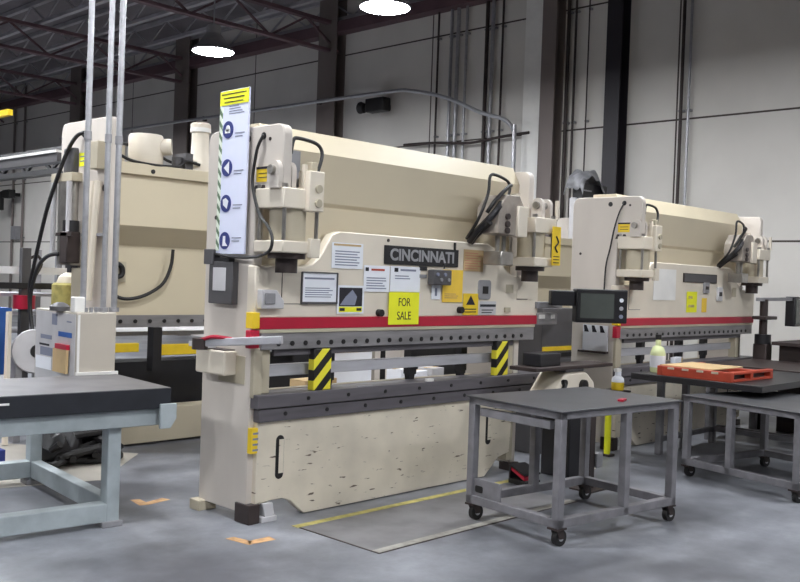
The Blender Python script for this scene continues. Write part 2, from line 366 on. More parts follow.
def make_press(loc, scale, label, L, ram_over, group, ov_r=.10):
    root = thing('press_brake', label, 'press brake', loc, 0, group); root.scale = (scale,) * 3
    def frame(x0, ov, name):
        prof = [(0, .06), (0, 2.06), (-ov, 2.08), (-ov, 2.52), (.53, 2.52), (.52, .06)]
        b = MB(); b.prism(fillet(prof, {3: .07, 4: .09}), x0, x0 + .07)
        return b.build('side_frame', name, root, bevel=.008)
    lf = frame(0, .265, 'cream_side'); rf = frame(L - .07, ov_r, 'cream_side')
    for y, z in ((-.065, 2.452), (.09, 2.445)): MB().cyl((-.004, y, z), (.01, y, z), .024, seg=14).build('lifting_hole', 'black', lf)
    MB().cyl((-.003, -.13, 2.43), (.01, -.13, 2.43), .012, seg=10).build('bolt_hole', 'dark', lf)
    MB().cyl((-.003, .42, 1.95), (.01, .42, 1.95), .014, seg=10).build('bolt_hole', 'dark', lf)
    for y in (-.01, -.08): MB().prism([(y - .03, 2.10), (y + .03, 2.10), (y + .012, 2.145), (y - .012, 2.145)], -.006, .005).build('clip', 'dark', lf)
    # upper ram beam
    prof = [(.045, 2.085), (.075, 2.06), (.06, 1.3), (.34, 1.3), (.34, 2.555), (.075, 2.555), (0, 2.41)]
    MB().prism(prof, .07, L - .07).build('upper_beam', 'cream_tan', root, bevel=.004, sharp=12)
    # front apron of the ram, lower at both ends
    R = L + ram_over
    o = L - 2.82
    out = [(-.01, 1.31), (R, 1.31), (R, 1.615), (R - .33, 1.635), (R - .41, 1.66), (R - .49, 1.715), (R - .54, 1.78), (R - .60, 1.855), (R - .71, 1.892), (.70, 1.897), (.63, 1.87), (.575, 1.79), (.52, 1.71), (.46, 1.665), (.38, 1.645), (-.01, 1.64)]
    ap = MB().prism(out, -.035, .045, 'y').build('ram_apron', 'cream', root, bevel=.008)
    MB().prism([(.012, 1.55), (.20, 1.55), (.20, 1.62), (.012, 1.62)], -.0365, -.03, 'y').build('cover_plate', 'cream', ap)
    MB().box(.205, .209, -.038, -.03, 1.40, 1.63).build('panel_seam', 'dark', ap)
    MB().box(.205, .43, -.038, -.03, 1.398, 1.402).build('panel_seam', 'dark', ap)
    MB().box(.03, R - .02, -.046, .04, 1.238, 1.312).build('red_stripe', 'red', root, bevel=.003, label='red painted strip')
    MB().box(.03, R - .05, -.05, .04, 1.214, 1.236).build('ram_lip', 'cream_dull', root)
    cb = MB().box(.05, R - .05, -.042, .045, 1.105, 1.214).build('clamp_bar', 'clamp', root, bevel=.004)
    n = 24
    for k in range(n):
        x = .19 + k * (R - .42) / (n - 1)
        MB().cyl((x, -.048, 1.143), (x, -.03, 1.143), .0165, seg=12).build('clamp_bolt', 'black', cb)
    MB().box(.18, R - .30, -.012, .012, 1.062, 1.105).build('upper_die', 'rail', root)
    # guide posts at each end of the die opening
    g = MB(); g.box(.07, .16, .0, .10, .82, 1.19).box(.005, .075, -.03, .02, .80, 1.12); g.build('guide_post', 'cream_dull', root, bevel=.006)
    MB().box(R - .40, R - .28, .0, .09, .82, 1.10).build('guide_post', 'cream_dull', root, bevel=.006)
    # bed: die rail in two steps over the front skirt plate
    MB().box(.012, R + .05, -.075, .13, .735, .822).build('die_rail', 'rail', root, bevel=.004)
    r2 = MB().box(.04, R + .03, -.06, .11, .645, .728).build('rail_holder', 'rail', root, bevel=.004)
    for k in range(8):
        x = .25 + k * (R - .5) / 7
        MB().cyl((x, -.066, .69), (x, -.055, .69), .014, seg=10).build('rail_bolt', 'black', r2)
        MB().cyl((x + .18, -.081, .78), (x + .18, -.07, .78), .013, seg=10).build('rail_bolt', 'black', r2)
    MB().box(.06, R, -.01, .08, .655, .79).build('bed_core', 'rail', root)
    sk = [(.05, .645), (.045, .115), (.17, .13), (.27, .13), (.34, .105), (.40, .05), (.46, .004), (R - .65, .004), (R - .55, .08), (R - .48, .14), (R - .33, .17), (R - .30, .645)]
    s = MB().prism(sk, -.035, .02, 'y').build('bed_skirt', 'cream_skirt', root, bevel=.006)
    def stad(x, z0, z1, r): return [(x + r * math.cos(PI * k / 8), z1 - r + r * math.sin(PI * k / 8)) for k in range(9)] + [(x - r * math.cos(PI * k / 8), z0 + r - r * math.sin(PI * k / 8)) for k in range(9)]
    for xx in (.235, R - .62):
        sl = MB().prism(stad(xx, .262, .548, .033), -.0375, -.03, 'y').build('lifting_slot', 'black', s)
        MB().box(xx - .008, xx + .030, -.0395, -.034, .30, .52).build('slot_cover', 'cream_skirt', sl)
    MB().box(R - .36, R - .28, -.03, .06, .10, .80).build('bed_end', 'cream_dull', root, bevel=.006)
    # feet
    f = MB(); f.box(-.012, .078, -.05, .10, 0, .125); f.build('foot', 'dark', root, bevel=.006)
    f = MB(); f.box(.085, .21, -.06, .06, 0, .035).prism([(.12, .03), (.20, .03), (.18, .12), (.10, .12)], -.05, .05, 'y'); f.build('foot_wedge', 'lightgrey', root, bevel=.004)
    MB().box(-.05, .09, .44, .55, 0, .07).build('foot', 'cream_dull', root, bevel=.006)
    MB().box(L - .09, L + .02, .38, .5, 0, .07).build('foot', 'dark', root, bevel=.006)
    MB().box(L - .09, L + .02, -.03, .1, 0, .07).build('foot', 'dark', root, bevel=.006)
    # back gauge seen through the die opening
    bgx = MB().box(.17, L - .12, .06, .10, .92, .998).build('back_gauge_bar', 'bar', root, bevel=.004)
    for x in (.75, 1.60, 2.2):
        MB().box(x, x + .07, .11, .18, .86, 1.08).build('gauge_finger', 'blackbox', bgx)
        MB().prism([(x + .015, .79), (x + .05, .79), (x + .065, .86), (x, .86)], .12, .17, 'y').build('gauge_tip', 'blackbox', bgx)
    MB().box(.17, .60, .30, .36, .985, 1.055).build('gauge_beam', 'blackbox', root)
    MB().box(.30, L - .1, .42, .48, .60, .78).build('rear_tie_bar', 'cream_dull', root)
    cylinder_set(root, -.012, .30, 0); cylinder_set(root, L - .24, L + .06, L - .07)
    MB().box(.10, .345, -.012, .01, 2.13, 2.40).build('recess_shade_panel', 'grey', root)  # grey plate, its tone standing for a shadowed recess in the beam
    valve_left(root); valve_right(root, L)
    return root, lf, ap, R

P1, lf1, ap1, R1 = make_press((3.64, 4.8, 0), 1.0, 'nearest cream press brake, with a red stripe and a yellow sheet on its front', 2.82, .20, 'press brakes')
P2, lf2, ap2, R2 = make_press((7.97, 4.8, 0), .972, 'cream press brake on the right, behind the red pallet frame', 2.92, .26, 'press brakes', .22)

# --- fittings of the nearest press
def sheet(parent, name, mat, x0, x1, z0, z1, y=-.039, t=.002, label=None):
    return MB().box(x0, x1, y - t, y, z0, z1).build(name, mat, parent, label=label)
npl = sheet(P1, 'nameplate', 'blackbox', 1.126, 1.935, 1.69, 1.825, t=.008, label='black maker plate with raised silver letters')
sheet(npl, 'plate_inset', 'blackbox', 1.14, 1.92, 1.70, 1.815, y=-.0475, t=.001)
text('lettering', 'CINCINNATI', .115, 'galv', npl, Matrix.Translation((1.53, -.0495, 1.757)) @ FRONT, .002, .70, .0035)
np2 = sheet(P2, 'nameplate', 'dark', 1.32, 2.12, 1.70, 1.80, t=.008)
sheet(np2, 'plate_inset', 'darkgrey', 1.34, 2.10, 1.71, 1.79, y=-.0475, t=.001)
# small fittings on both aprons
def button_box(ap, x, z, wd, ht, mat, m2):
    b = MB().box(x, x + wd, -.06, -.035, z, z + ht).build('push_button_box', mat, ap, bevel=.004)
    MB().box(x + wd * .25, x + wd * .75, -.066, -.058, z + ht * .35, z + ht * .65).build('button', m2, b)
sl = sheet(P1, 'warning_label', 'yellow', 2.018, 2.205, 1.32, 1.49, label='yellow warning label with a black triangle')
MB().prism([(2.055, 1.40), (2.165, 1.40), (2.11, 1.475)], -.0425, -.041, 'y').build('warning_symbol', 'ink_dark', sl)
for z in (1.34, 1.362): MB().box(2.04, 2.18, -.0425, -.041, z, z + .008).build('print', 'ink_dark', sl)
sl = sheet(P1, 'data_label', 'lightgrey', 2.225, 2.435, 1.32, 1.43)
MB().box(2.23, 2.43, -.0425, -.041, 1.385, 1.405).box(2.25, 2.40, -.0425, -.041, 1.355, 1.363).box(2.25, 2.38, -.0425, -.041, 1.335, 1.342).build('print', 'ink_dark', sl)
b = MB().prism(fillet([(2.20, 1.445), (2.35, 1.445), (2.35, 1.60), (2.20, 1.60)], {0: .03, 1: .03, 2: .03, 3: .03}), -.05, -.035, 'y').build('switch_plate', 'grey', P1)
MB().box(2.245, 2.31, -.056, -.049, 1.49, 1.55).build('button', 'black', b)
inf = sheet(P1, 'capacity_plate', 'tan', 2.005, 2.25, 1.665, 1.835, label='pinkish printed capacity plate')
q = MB()
for k in range(7): q.box(2.025, 2.18 + .04 * (k % 2), -.0425, -.041, 1.685 + k * .02, 1.69 + k * .02)
q.build('print', 'print_red', inf)
sheet(P1, 'cover_plate', 'cream_dull', 2.56, 2.66, 1.50, 1.57)
cp = sheet(P1, 'cover_plate', 'cream', 2.71, 2.93, 1.45, 1.605)
sheet(cp, 'lower_edge', 'dark', 2.71, 2.86, 1.448, 1.453, y=-.0415, t=.001)
MB().box(2.55, 2.62, -.05, -.035, 1.34, 1.38).build('latch', 'cream_dull', P1)
for x, z in ((1.09, 1.34), (1.975, 1.36)):
    kb = MB().cyl((x, -.075, z), (x, -.03, z), .026, seg=16).build('knob', 'black', P1)
MB().cyl((1.165, -.042, 1.86), (1.165, -.03, 1.86), .012, seg=10).build('bolt', 'dark', P1)
MB().box(1.885, 1.90, -.05, -.037, 1.82, 1.88).build('pin', 'black', P1)
MB().box(1.50, 1.58, -.046, -.038, 1.655, 1.685).build('magnet_strip', 'blackbox', P1)
MB().box(1.50, 1.58, -.046, -.038, 1.60, 1.625).build('magnet_strip', 'grey', P1)
hz = MB().box(-.045, .012, -.07, -.0, 1.245, 1.345).build('corner_marker', 'yellow', P1, bevel=.003, label='yellow marker at the ram corner')
MB().box(-.06, .015, -.07, -.02, 1.12, 1.235).build('red_switch', 'red', P1, bevel=.006, label='small red limit switch')
MB().box(-.045, .012, -.07, -.0, 1.245, 1.345).build('corner_marker', 'yellow', P2, bevel=.003)
MB().box(-.06, .015, -.07, -.02, 1.12, 1.235).build('red_switch', 'red', P2, bevel=.006)
# apron fittings of the right press
button_box(P2, 1.80, 1.585, .12, .12, 'grey', 'dark')
button_box(P2, 2.14, 1.50, .12, .16, 'lightgrey', 'black')
sheet(P2, 'warning_label', 'amber', 1.78, 1.90, 1.37, 1.53)
sheet(P2, 'cover_plate', 'white', .68, 1.16, 1.50, 1.83)
sheet(P2, 'cover_plate', 'cream_dull', 2.55, 2.65, 1.55, 1.66)
nt2 = sheet(P2, 'yellow_note', 'neon', 1.42, 1.66, 1.37, 1.60, label='fluorescent yellow note with two dark words')
MB().box(1.46, 1.55, -.0425, -.041, 1.52, 1.55).box(1.46, 1.60, -.0425, -.041, 1.425, 1.455).build('print', 'tape_yellow', nt2)
# side fittings: sticker, hose, junction tray, grey box
def side_fit(root):
    st = MB().box(-.004, .0, -.145, -.005, 2.165, 2.26).build('warning_sticker', 'yellow', root, label='yellow sticker with black header')
    MB().box(-.0055, -.004, -.145, -.005, 2.245, 2.26).box(-.0055, -.004, -.12, -.03, 2.19, 2.195).box(-.0055, -.004, -.12, -.03, 2.215, 2.22).build('print', 'ink_dark', st)
side_fit(P1); side_fit(P2)
MB().tube([(-.005, -.065, 2.45), (-.028, -.085, 2.44), (-.03, -.038, 2.363), (-.03, -.002, 2.19), (-.035, -.03, 2.082), (-.05, -.11, 1.961), (-.09, -.25, 1.88), (-.11, -.32, 1.81), (-.115, -.31, 1.735), (-.10, -.2, 1.70), (-.06, -.04, 1.69), (-.055, .115, 1.69), (-.05, .256, 1.70), (-.04, .36, 1.71)], .010).build('hose', 'black', lf1)
MB().tube([(-.005, -.065, 2.452), (-.03, -.03, 2.36), (-.03, .02, 2.2), (-.03, .06, 2.0), (-.03, .10, 1.82), (-.03, .11, 1.5)], .008).build('hose', 'black', lf2)
gb = MB().box(-.05, 0, .15, .41, 1.385, 1.66).build('oil_reservoir', 'darkgrey', P1, bevel=.006, label='grey steel box')
MB().box(-.06, -.0, .36, .46, 1.64, 1.74).build('hinge_bracket', 'darkgrey', gb, bevel=.004)
MB().box(-.045, -.0, .20, .36, 1.66, 1.685).build('lid', 'blackbox', gb)
MB().box(-.053, -.05, .22, .36, 1.47, 1.62).build('gauge_window', 'lightgrey', gb, bevel=.002)
tr = MB().prism([(-.10, .93), (-.10, 1.09), (0, 1.09), (0, .93)], .14, .46, 'y').build('tool_tray', 'cream', P1, bevel=.012)
MB().box(-.09, -.01, .15, .45, 1.088, 1.096).build('tray_liner', 'dark', tr)
MB().box(-.13, -.05, .30, .50, 1.096, 1.13).build('tray_contents', 'lightgrey', tr, bevel=.004)
MB().box(-.004, 0, .05, .33, .88, 1.06).build('patch_plate', 'cream_dull', lf1)
lb = MB().box(-.0, .05, -.0385, -.0, .45, .61).build('warning_label', 'yellow', P1)
for k in range(4): MB().box(.012, .054, -.0395, -.038, .465 + k * .035, .478 + k * .035).build('print', 'ink', lb)
# swing arm of the nearest press with its end knob
sa = MB().bar((-.215, .2, 1.143), (.05, -.25, 1.186), .045, .05).build('swing_arm', 'bar', P1, bevel=.006, label='grey steel swing arm')
MB().cyl((-.23, .22, 1.10), (-.23, .22, 1.17), .05, seg=18).build('pivot_knob', 'dark', sa)
MB().tube([(-.24, .20, 1.16), (-.2, .12, 1.185), (-.12, .04, 1.175)], .012).build('red_cable', 'red', sa)
MB().prism([(.01, 1.37), (.19, 1.37), (.19, 1.42), (.13, 1.49), (.01, 1.49)], -.085, -.036, 'y').build('arm_bracket', 'lightgrey', P1, bevel=.005)
MB().box(.03, .11, -.10, -.085, 1.40, 1.47).build('dial', 'grey', P1, bevel=.005)
# yellow sign on the right cylinder of the nearest press
ys = MB().box(2.78, 2.90, -.33, -.325, 1.74, 2.06).build('warning_plate', 'yellow', P1, bevel=.002, label='tall yellow warning plate with dark symbol')
q = MB(); q.tube([(2.83, -.334, 1.98), (2.86, -.334, 1.93), (2.82, -.334, 1.89), (2.85, -.334, 1.85)], .007)
for k in range(3): q.box(2.80, 2.88, -.333, -.33, 1.76 + k * .025, 1.767 + k * .025)
q.build('print', 'ink_dark', ys)

# ------------------------------------------------------------ presses seen from behind
def rear_press(loc, L, label, plate_left=True, ZT=2.9, beam_dz=0, D=1.08):
    root = thing('press_brake', label, 'press brake', loc, 0, 'press brakes')
    for x0 in (0, L - .09):
        prof = fillet([(0, .06), (0, ZT), (D, ZT), (D, ZT - .40), (D - .25, ZT - .65), (D - .42, ZT - 1.1), (D - .45, .06)], {1: .08, 2: .09})
        f = MB().prism(prof, x0, x0 + .09).build('side_frame', 'cream_side', root, bevel=.008)
        MB().cyl((x0 - .006, D - .44, ZT - .11), (x0 + .03, D - .44, ZT - .13), .04, seg=14).build('lifting_hole', 'black', f)
        MB().cyl((x0 - .006, .10, 2.28 + beam_dz), (x0 + .096, .10, 2.28 + beam_dz), .03, seg=14).build('lifting_hole', 'black', f)
    d = beam_dz
    MB().prism([(.02, 2.42 + d), (.02, 2.52 + d), (.5, 2.52 + d), (.5, 1.1 + d), (.24, 1.1 + d), (.24, 1.80 + d), (.06, 1.97 + d), (.06, 2.42 + d)], .09, L - .09).build('rear_beam', 'cream_tan', root, bevel=.004, sharp=12)
    bb = MB().box(.15, L - .15, .21, .5, 1.06 + d, 1.17 + d).build('clamp_bar', 'clamp', root)
    for k in range(20): MB().cyl((.25 + k * (L - .5) / 19, .2, 1.115 + d), (.25 + k * (L - .5) / 19, .22, 1.115 + d), .018, seg=10).build('clamp_bolt', 'black', bb)
    MB().cyl((.42, .012, 2.46 + d), (.42, .03, 2.46 + d), .02, seg=12).build('bolt_hole', 'black', root)
    MB().box(.09, L - .09, .1, .3, .02, .33).build('rear_tie_bar', 'cream_dull', root, bevel=.006)
    MB().box(.09, L - .09, .45, .75, .2, .72).build('bed', 'blackbox', root)  # bed coloured black to stand for the shadow around it
    return root
P3 = rear_press((4.08, 7.42, 0), 3.35, 'leftmost press brake seen from behind, with motor and pump on top', D=.92)
mt = MB().lathe([(.145, 0), (.155, .02), (.155, .26), (.145, .285), (.05, .29)], (.46, .22, 2.52)).build('motor_housing', 'cream', P3)
MB().cyl((.46, .22, 2.69), (.64, .08, 2.71), .075, .075, seg=20).build('filler_cap', 'cream', mt)
pm = MB().lathe([(.15, 0), (.15, .05), (.12, .10), (.085, .18), (.08, .40), (.095, .41), (.095, .46), (.08, .475), (.03, .48)], (1.04, .22, 2.52)).build('pump_motor', 'cream', P3)
MB().cyl((1.04, .22, 2.905), (1.04, .22, 2.945), .097, seg=24).build('fan_cover', 'white', pm)
MB().box(.82, .90, .12, .3, 2.52, 2.68).cyl((.78, .2, 2.52), (.78, .2, 2.64), .05).build('valve', 'darkgrey', P3)
MB().tube([(.12, .2, 2.72), (.3, .35, 2.72), (.62, .4, 2.70), (.78, .3, 2.60), (.95, .14, 2.60), (1.1, .14, 2.56)], .014).build('hose', 'black', P3)
MB().tube([(.1, .1, 2.6), (.22, .05, 2.54), (.45, .03, 2.52), (.7, .05, 2.54), (.8, .1, 2.6), (.95, .08, 2.58)], .014).build('hose', 'black', P3)
MB().box(.09, .24, .2, .45, 2.52, 2.68).build('tank_riser', 'cream_dull', P3)
MB().tube([(.76, .19, 1.78), (.74, .19, 1.62), (.66, .19, 1.46), (.5, .19, 1.36), (.34, .19, 1.32), (.22, .19, 1.33), (.08, .18, 1.40), (.02, .10, 1.5)], .016).build('hose', 'black', P3)
MB().tube([(.12, .2, 1.60), (.18, .19, 1.63), (.24, .19, 1.60), (.24, .19, 1.53), (.17, .19, 1.51)], .024).build('hose', 'black', P3)
MB().box(.10, .30, .22, .245, 1.47, 1.65).build('port_plate', 'cream_dull', P3)
# far side of the leftmost press: cylinder, dark motor, cable, raceway on the plate
MB().box(-.10, .2, .50, .90, 2.35, 2.43).build('cylinder_bracket', 'cream_dull', P3, bevel=.006)
MB().cyl((.0, .68, 1.60), (.0, .68, 2.35), .12, seg=24).build('hydraulic_cylinder', 'steel', P3)
MB().cyl((-.08, .87, 1.70), (-.08, .87, 2.35), .025, seg=10).build('tie_rod', 'lightgrey', P3); MB().cyl((-.10, .54, 1.70), (-.10, .54, 2.35), .025, seg=10).build('tie_rod', 'lightgrey', P3)
MB().box(-.06, .08, .58, .76, 2.43, 2.66).build('clevis', 'darkgrey', P3, bevel=.02)
MB().box(-.13, .0, .50, .64, 1.62, 1.90).build('hydraulic_motor', 'dark', P3, bevel=.01); MB().cyl((-.06, .57, 1.90), (-.06, .57, 2.0), .07, seg=16).build('motor_cap', 'blackbox', P3)
MB().box(-.13, -.10, .42, .72, 1.86, 1.89).build('motor_bracket', 'dark', P3)
MB().box(-.02, .12, .42, .62, 1.0, 1.58).build('cover', 'cream_dull', P3, bevel=.008)
MB().tube([(-.005, .48, 2.79), (-.05, .54, 2.75), (-.08, .64, 2.62), (-.12, .74, 2.38), (-.15, .88, 2.06), (-.16, 1.08, 1.55), (-.16, 1.14, 1.38), (-.16, 1.12, 1.15)], .018).build('hose', 'black', P3)
MB().tube([(-.12, .66, 1.70), (-.15, .80, 1.68), (-.16, .95, 1.60), (-.16, 1.06, 1.45), (-.16, 1.12, 1.25), (-.16, 1.06, 1.0), (-.16, .98, .9)], .018).build('hose', 'black', P3)
stk = MB().box(-.005, 0, .44, .56, 2.49, 2.61).build('warning_sticker', 'neon', P3, label='small yellow sticker')
MB().box(-.007, -.005, .46, .54, 2.53, 2.54).box(-.007, -.005, .46, .54, 2.57, 2.58).build('print', 'ink', stk)
MB().box(-.08, 0, .09, .24, 2.44, 2.68).build('cable_box', 'cream_dull', P3, bevel=.006)
for y in (.21, .13): MB().tube([(-.045, y, 2.34), (-.06, y + .02, 1.9), (-.07, y + .06, 1.3)], .03).build('cable_duct', 'cream', P3)
MB().box(-.05, -.0, .02, .40, 1.86, 1.885).build('clamp_rail', 'grey', P3)
# yellow edged back gauge table of the leftmost press
MB().box(.2, 3.1, .5, 1.3, .96, 1.0).build('sheet_support', 'lightgrey', P3)
yg = MB().box(.18, .42, .16, .22, .84, .92).build('back_gauge_end', 'yellow', P3, bevel=.006)
MB().box(.62, 1.05, .16, .22, .80, .90).build('back_gauge_end', 'yellow', P3, bevel=.006)
MB().box(.55, .64, .14, .24, .66, 1.06).build('gauge_post', 'blackbox', P3)
P4 = rear_press((8.05, 7.7, 0), 4.2, 'press brake seen from behind between the other presses, under the grey plastic sheet', ZT=2.6, beam_dz=-.28, D=.70)

# ------------------------------------------------------------ sheets, signs and blocks on the nearest press
def notice(name, label, cat, mat, X0, X1, z0, z1, y=4.757, group=None):
    t = thing(name, label, cat, ((X0 + X1) / 2, y, z0), 0, group); h = (X1 - X0) / 2
    MB().box(-h, h, -.002, .002, 0, z1 - z0).build('sheet', mat, t)
    return t, h, z1 - z0
def lines(t, x0, x1, z0, z1, n, mat='ink', name='print', y=-.0028):
    q = MB(); d = (z1 - z0) / n
    for k in range(n):
        q.box(x0, x1 - (random.random() * .25 * (x1 - x0)), y, y + .0012, z0 + k * d, z0 + k * d + d * .42)
    return q.build(name, mat, t)
t, h, H = notice('paper_notice', 'bright yellow FOR SALE sheet overlapping the red stripe', 'sign', 'neon', 4.819, 5.136, 1.255, 1.49, y=4.748)
text('lettering', 'FOR', .085, 'ink_dark', t, Matrix.Translation((0, -.003, H * .68)) @ FRONT, .0008, .125)
text('lettering', 'SALE', .085, 'ink_dark', t, Matrix.Translation((0, -.003, H * .26)) @ FRONT, .0008, .145)
t, h, H = notice('framed_sheet', 'grey-framed printed sheet, lowest and leftmost on the apron', 'notice', 'paper', 4.005, 4.315, 1.405, 1.61)
q = MB()
for a in ((-h - .004, -h + .003, 0, H), (h - .003, h + .004, 0, H), (-h, h, -.004, .01), (-h, h, H - .003, H + .004)): q.box(a[0], a[1], -.012, .002, a[2], a[3])
q.build('frame', 'darkgrey', t); lines(t, -h * .8, h * .8, .04, H * .55, 5); MB().box(-h * .85, h * .85, -.003, -.0018, H * .78, H * .84).build('heading', 'ink', t)
t, h, H = notice('paper_notice', 'white printed sheet with tan heading, left of the black maker plate', 'notice', 'paper', 4.262, 4.552, 1.645, 1.82)
lines(t, -h * .8, h * .8, .02, H * .75, 6); MB().box(-h * .9, h * .85, -.003, -.0018, H * .88, H * .96).build('heading', 'tan', t)
t, h, H = notice('paper_notice', 'white printed sheet directly left of the sheet above FOR SALE', 'notice', 'paper', 4.569, 4.822, 1.49, 1.675)
lines(t, -h * .8, h * .8, .02, H * .6, 5); MB().box(-h * .45, h * .6, -.003, -.0018, H * .8, H * .88).build('heading', 'orange', t); MB().box(-h * .9, -h * .65, -.003, -.0018, H * .78, H * .92).build('emblem', 'ink_dark', t)
t, h, H = notice('paper_notice', 'white sheet directly above the FOR SALE sheet', 'notice', 'paper', 4.832, 5.147, 1.494, 1.677)
lines(t, -h * .7, h * .5, H * .5, H * .7, 2); MB().box(-h * .35, h * .7, -.003, -.0018, H * .82, H * .9).build('heading', 'ink', t); MB().box(-h * .75, -h * .5, -.003, -.0018, H * .78, H * .94).build('emblem', 'ink_dark', t)
t, h, H = notice('photo_sheet', 'sheet with a dark photograph and lime green bottom band', 'notice', 'paper', 4.322, 4.576, 1.335, 1.53)
MB().box(-h * .85, h * .85, -.004, -.0018, H * .26, H * .92).build('photograph', 'ink_dark', t)
MB().prism([(-h * .8, H * .3), (h * .3, H * .3), (h * .45, H * .6), (h * .1, H * .85), (-h * .4, H * .6)], -.0052, -.0038, 'y').build('pale_figure', 'ink', t)
MB().box(-h * .85, h * .85, -.004, -.0018, H * .06, H * .24).build('green_band', 'neon', t); 
for sx in (-.62, .62): MB().box(h * (sx - .18), h * (sx + .18), -.0052, -.0038, H * .1, H * .2).build('band_mark', 'ink_dark', t)
t, h, H = notice('paper_notice', 'plain amber yellow sheet, right of the black maker plate', 'notice', 'amber', 5.405, 5.64, 1.42, 1.67)
lines(t, -h * .8, h * .7, .03, H * .3, 3, 'tape')
t = thing('control_box', 'small dark grey control box hung below the black maker plate', 'control box', (5.33, 4.757, 1.55))
MB().box(-.10, .10, -.07, 0, .0, .115).build('case', 'darkgrey', t, bevel=.008)
for k in range(4): MB().cyl((-.065 + k * .042, -.08, .08 - (k % 2) * .04), (-.065 + k * .042, -.068, .08 - (k % 2) * .04), .014, seg=10).build('button', 'grey' if k % 2 else 'ink', t)
MB().tube([(.05, -.03, .125), (.055, -.03, .15), (.05, -.02, .165)], .006).build('cord', 'black', t)
t, h, H = notice('tag_card', 'narrow white card hanging under the small dark control box', 'card', 'paper', 5.28, 5.38, 1.44, 1.548)
MB().box(-.012, .012, -.003, -.0018, H * .25, H * .8).build('print', 'ink', t)
# tall safety board beside the frame of the nearest press
t = thing('safety_board', 'tall white safety board with yellow header and blue round symbols', 'sign', (3.60, 4.995, 1.71), -PI / 2)
MB().box(-.15, .155, -.006, .006, 0, 1.055).build('board', 'paper_blue', t)
MB().box(-.15, .155, -.009, -.006, .96, 1.05).build('header_band', 'neon', t)
q = MB()
for k, wd in enumerate((.10, .11, .13)): q.box(-wd, wd, -.0105, -.009, .975 + k * .026, .981 + k * .026)
q.build('header_print', 'ink_dark', t)
MB().box(-.15, -.118, -.009, -.006, .02, .95).build('hazard_border', 'haz_green', t)
q = MB()
for k in range(4): q.box(-.05, .11 - .02 * k, -.0075, -.006, .90 + k * .016, .905 + k * .016)
for zz in (.77, .53, .31, .10): q.box(.02, .12, -.0075, -.006, zz, zz + .006); q.box(.02, .10, -.0075, -.006, zz - .02, zz - .014)
q.build('small_print', 'ink', t)
for k, zz in enumerate((.80, .555, .325, .085)):
    s = MB().cyl((-.055, -.0095, zz), (-.055, -.006, zz), .056, seg=28).build('round_symbol', 'blue_sign', t, label='blue round symbol with white pictogram')
    q = MB()
    if k == 0: q.box(-.085, -.03, -.011, -.009, zz - .022, zz + .004); q.cyl((-.055, -.011, zz + .008), (-.055, -.009, zz + .008), .022, seg=14)
    elif k == 1: q.prism([(-.03, zz - .04), (-.03, zz + .04), (-.085, zz)], -.011, -.009, 'y')
    elif k == 2: q.prism([(-.055, zz + .035), (-.025, zz + .015), (-.04, zz - .035), (-.08, zz - .01), (-.085, zz + .025)], -.011, -.009, 'y')
    else: q.prism([(-.07, zz + .03), (-.045, zz + .03), (-.045, zz - .01), (-.02, zz - .035), (-.075, zz - .035)], -.011, -.009, 'y')
    q.build('pictogram', 'paper', s)
MB().box(-.06, .06, .006, .012, .05, 1.0).build('mounting_strap', 'grey', t)
# striped safety blocks standing between the dies
for X, lb in ((4.205, 'left one of the two yellow and black striped safety blocks on the die rail'), (6.17, 'right one of the two yellow and black striped safety blocks on the die rail')):
    t = thing('safety_block', lb, 'safety block', (X, 4.775, .822), 0, 'striped safety blocks')
    MB().box(-.078, .078, -.03, .03, 0, .278).build('block', 'haz', t, bevel=.006)
    MB().box(-.06, .06, -.02, .02, .278, .282).build('top_pad', 'black', t)
t = thing('small_tag', 'tiny white block lying on the right half of the die rail', 'tag', (5.28, 4.745, .822)); MB().box(-.03, .03, -.02, .02, 0, .02).build('body', 'white', t, bevel=.003)
t = thing('cloth_rag', 'thin pale rag lying on the left half of the die rail', 'rag', (4.60, 4.745, .822)); MB().prism(fillet([(-.08, -.012), (.07, -.018), (.085, .012), (-.06, .018)], {0: .01, 1: .01, 2: .01, 3: .01}), 0, .007, 'z').build('cloth', 'grey', t, bevel=.003)

# ------------------------------------------------------------ floor marks
def mark(name, label, cat, mat, polys, z=.0012, group=None):
    b = MB()
    for p in polys: b.prism(p, 0.0002, z, 'z')
    o = b.build(name, mat); return tag(o, label, cat, group)
mark('floor_tape', 'worn orange tape corner on the floor behind the left table leg', 'floor tape', 'tape', [[(3.37, 5.61), (3.43, 5.59), (3.62, 5.63), (3.60, 5.70), (3.45, 5.66), (3.46, 5.76), (3.40, 5.78)]])
mark('floor_tape', 'worn orange tape corner on the floor before the front foot of the press', 'floor tape', 'tape', [[(3.35, 4.60), (3.41, 4.60), (3.44, 4.45), (3.38, 4.41)], [(3.38, 4.41), (3.42, 4.475), (3.58, 4.475), (3.57, 4.40)]])
mark('floor_line', 'worn yellow line painted along the foot of the nearest press', 'floor line', 'tape_yellow', [[(3.84, 4.52), (6.3, 4.52), (6.3, 4.58), (3.84, 4.58)]])
fp = MB().box(3.86, 5.9, 3.82, 4.51, .0002, .002).build('floor_plate', 'plate'); tag(fp, 'dusty grey plate set in the floor in front of the nearest press', 'floor plate')
MB().box(3.86, 5.9, 3.81, 3.87, .001, .003).build('worn_edge', 'plate_edge', fp, label='pale worn edge')
MB().box(3.845, 3.86, 3.80, 4.51, .0005, .0022).box(3.845, 5.9, 3.797, 3.812, .0005, .0022).build('joint', 'dark', fp)
mark('floor_patch', 'pale grey patch of bare concrete beside the cables under the left table', 'floor patch', 'pad', [[(2.6, 6.7), (3.55, 6.45), (4.3, 7.2), (3.4, 8.6), (2.4, 8.4)]])

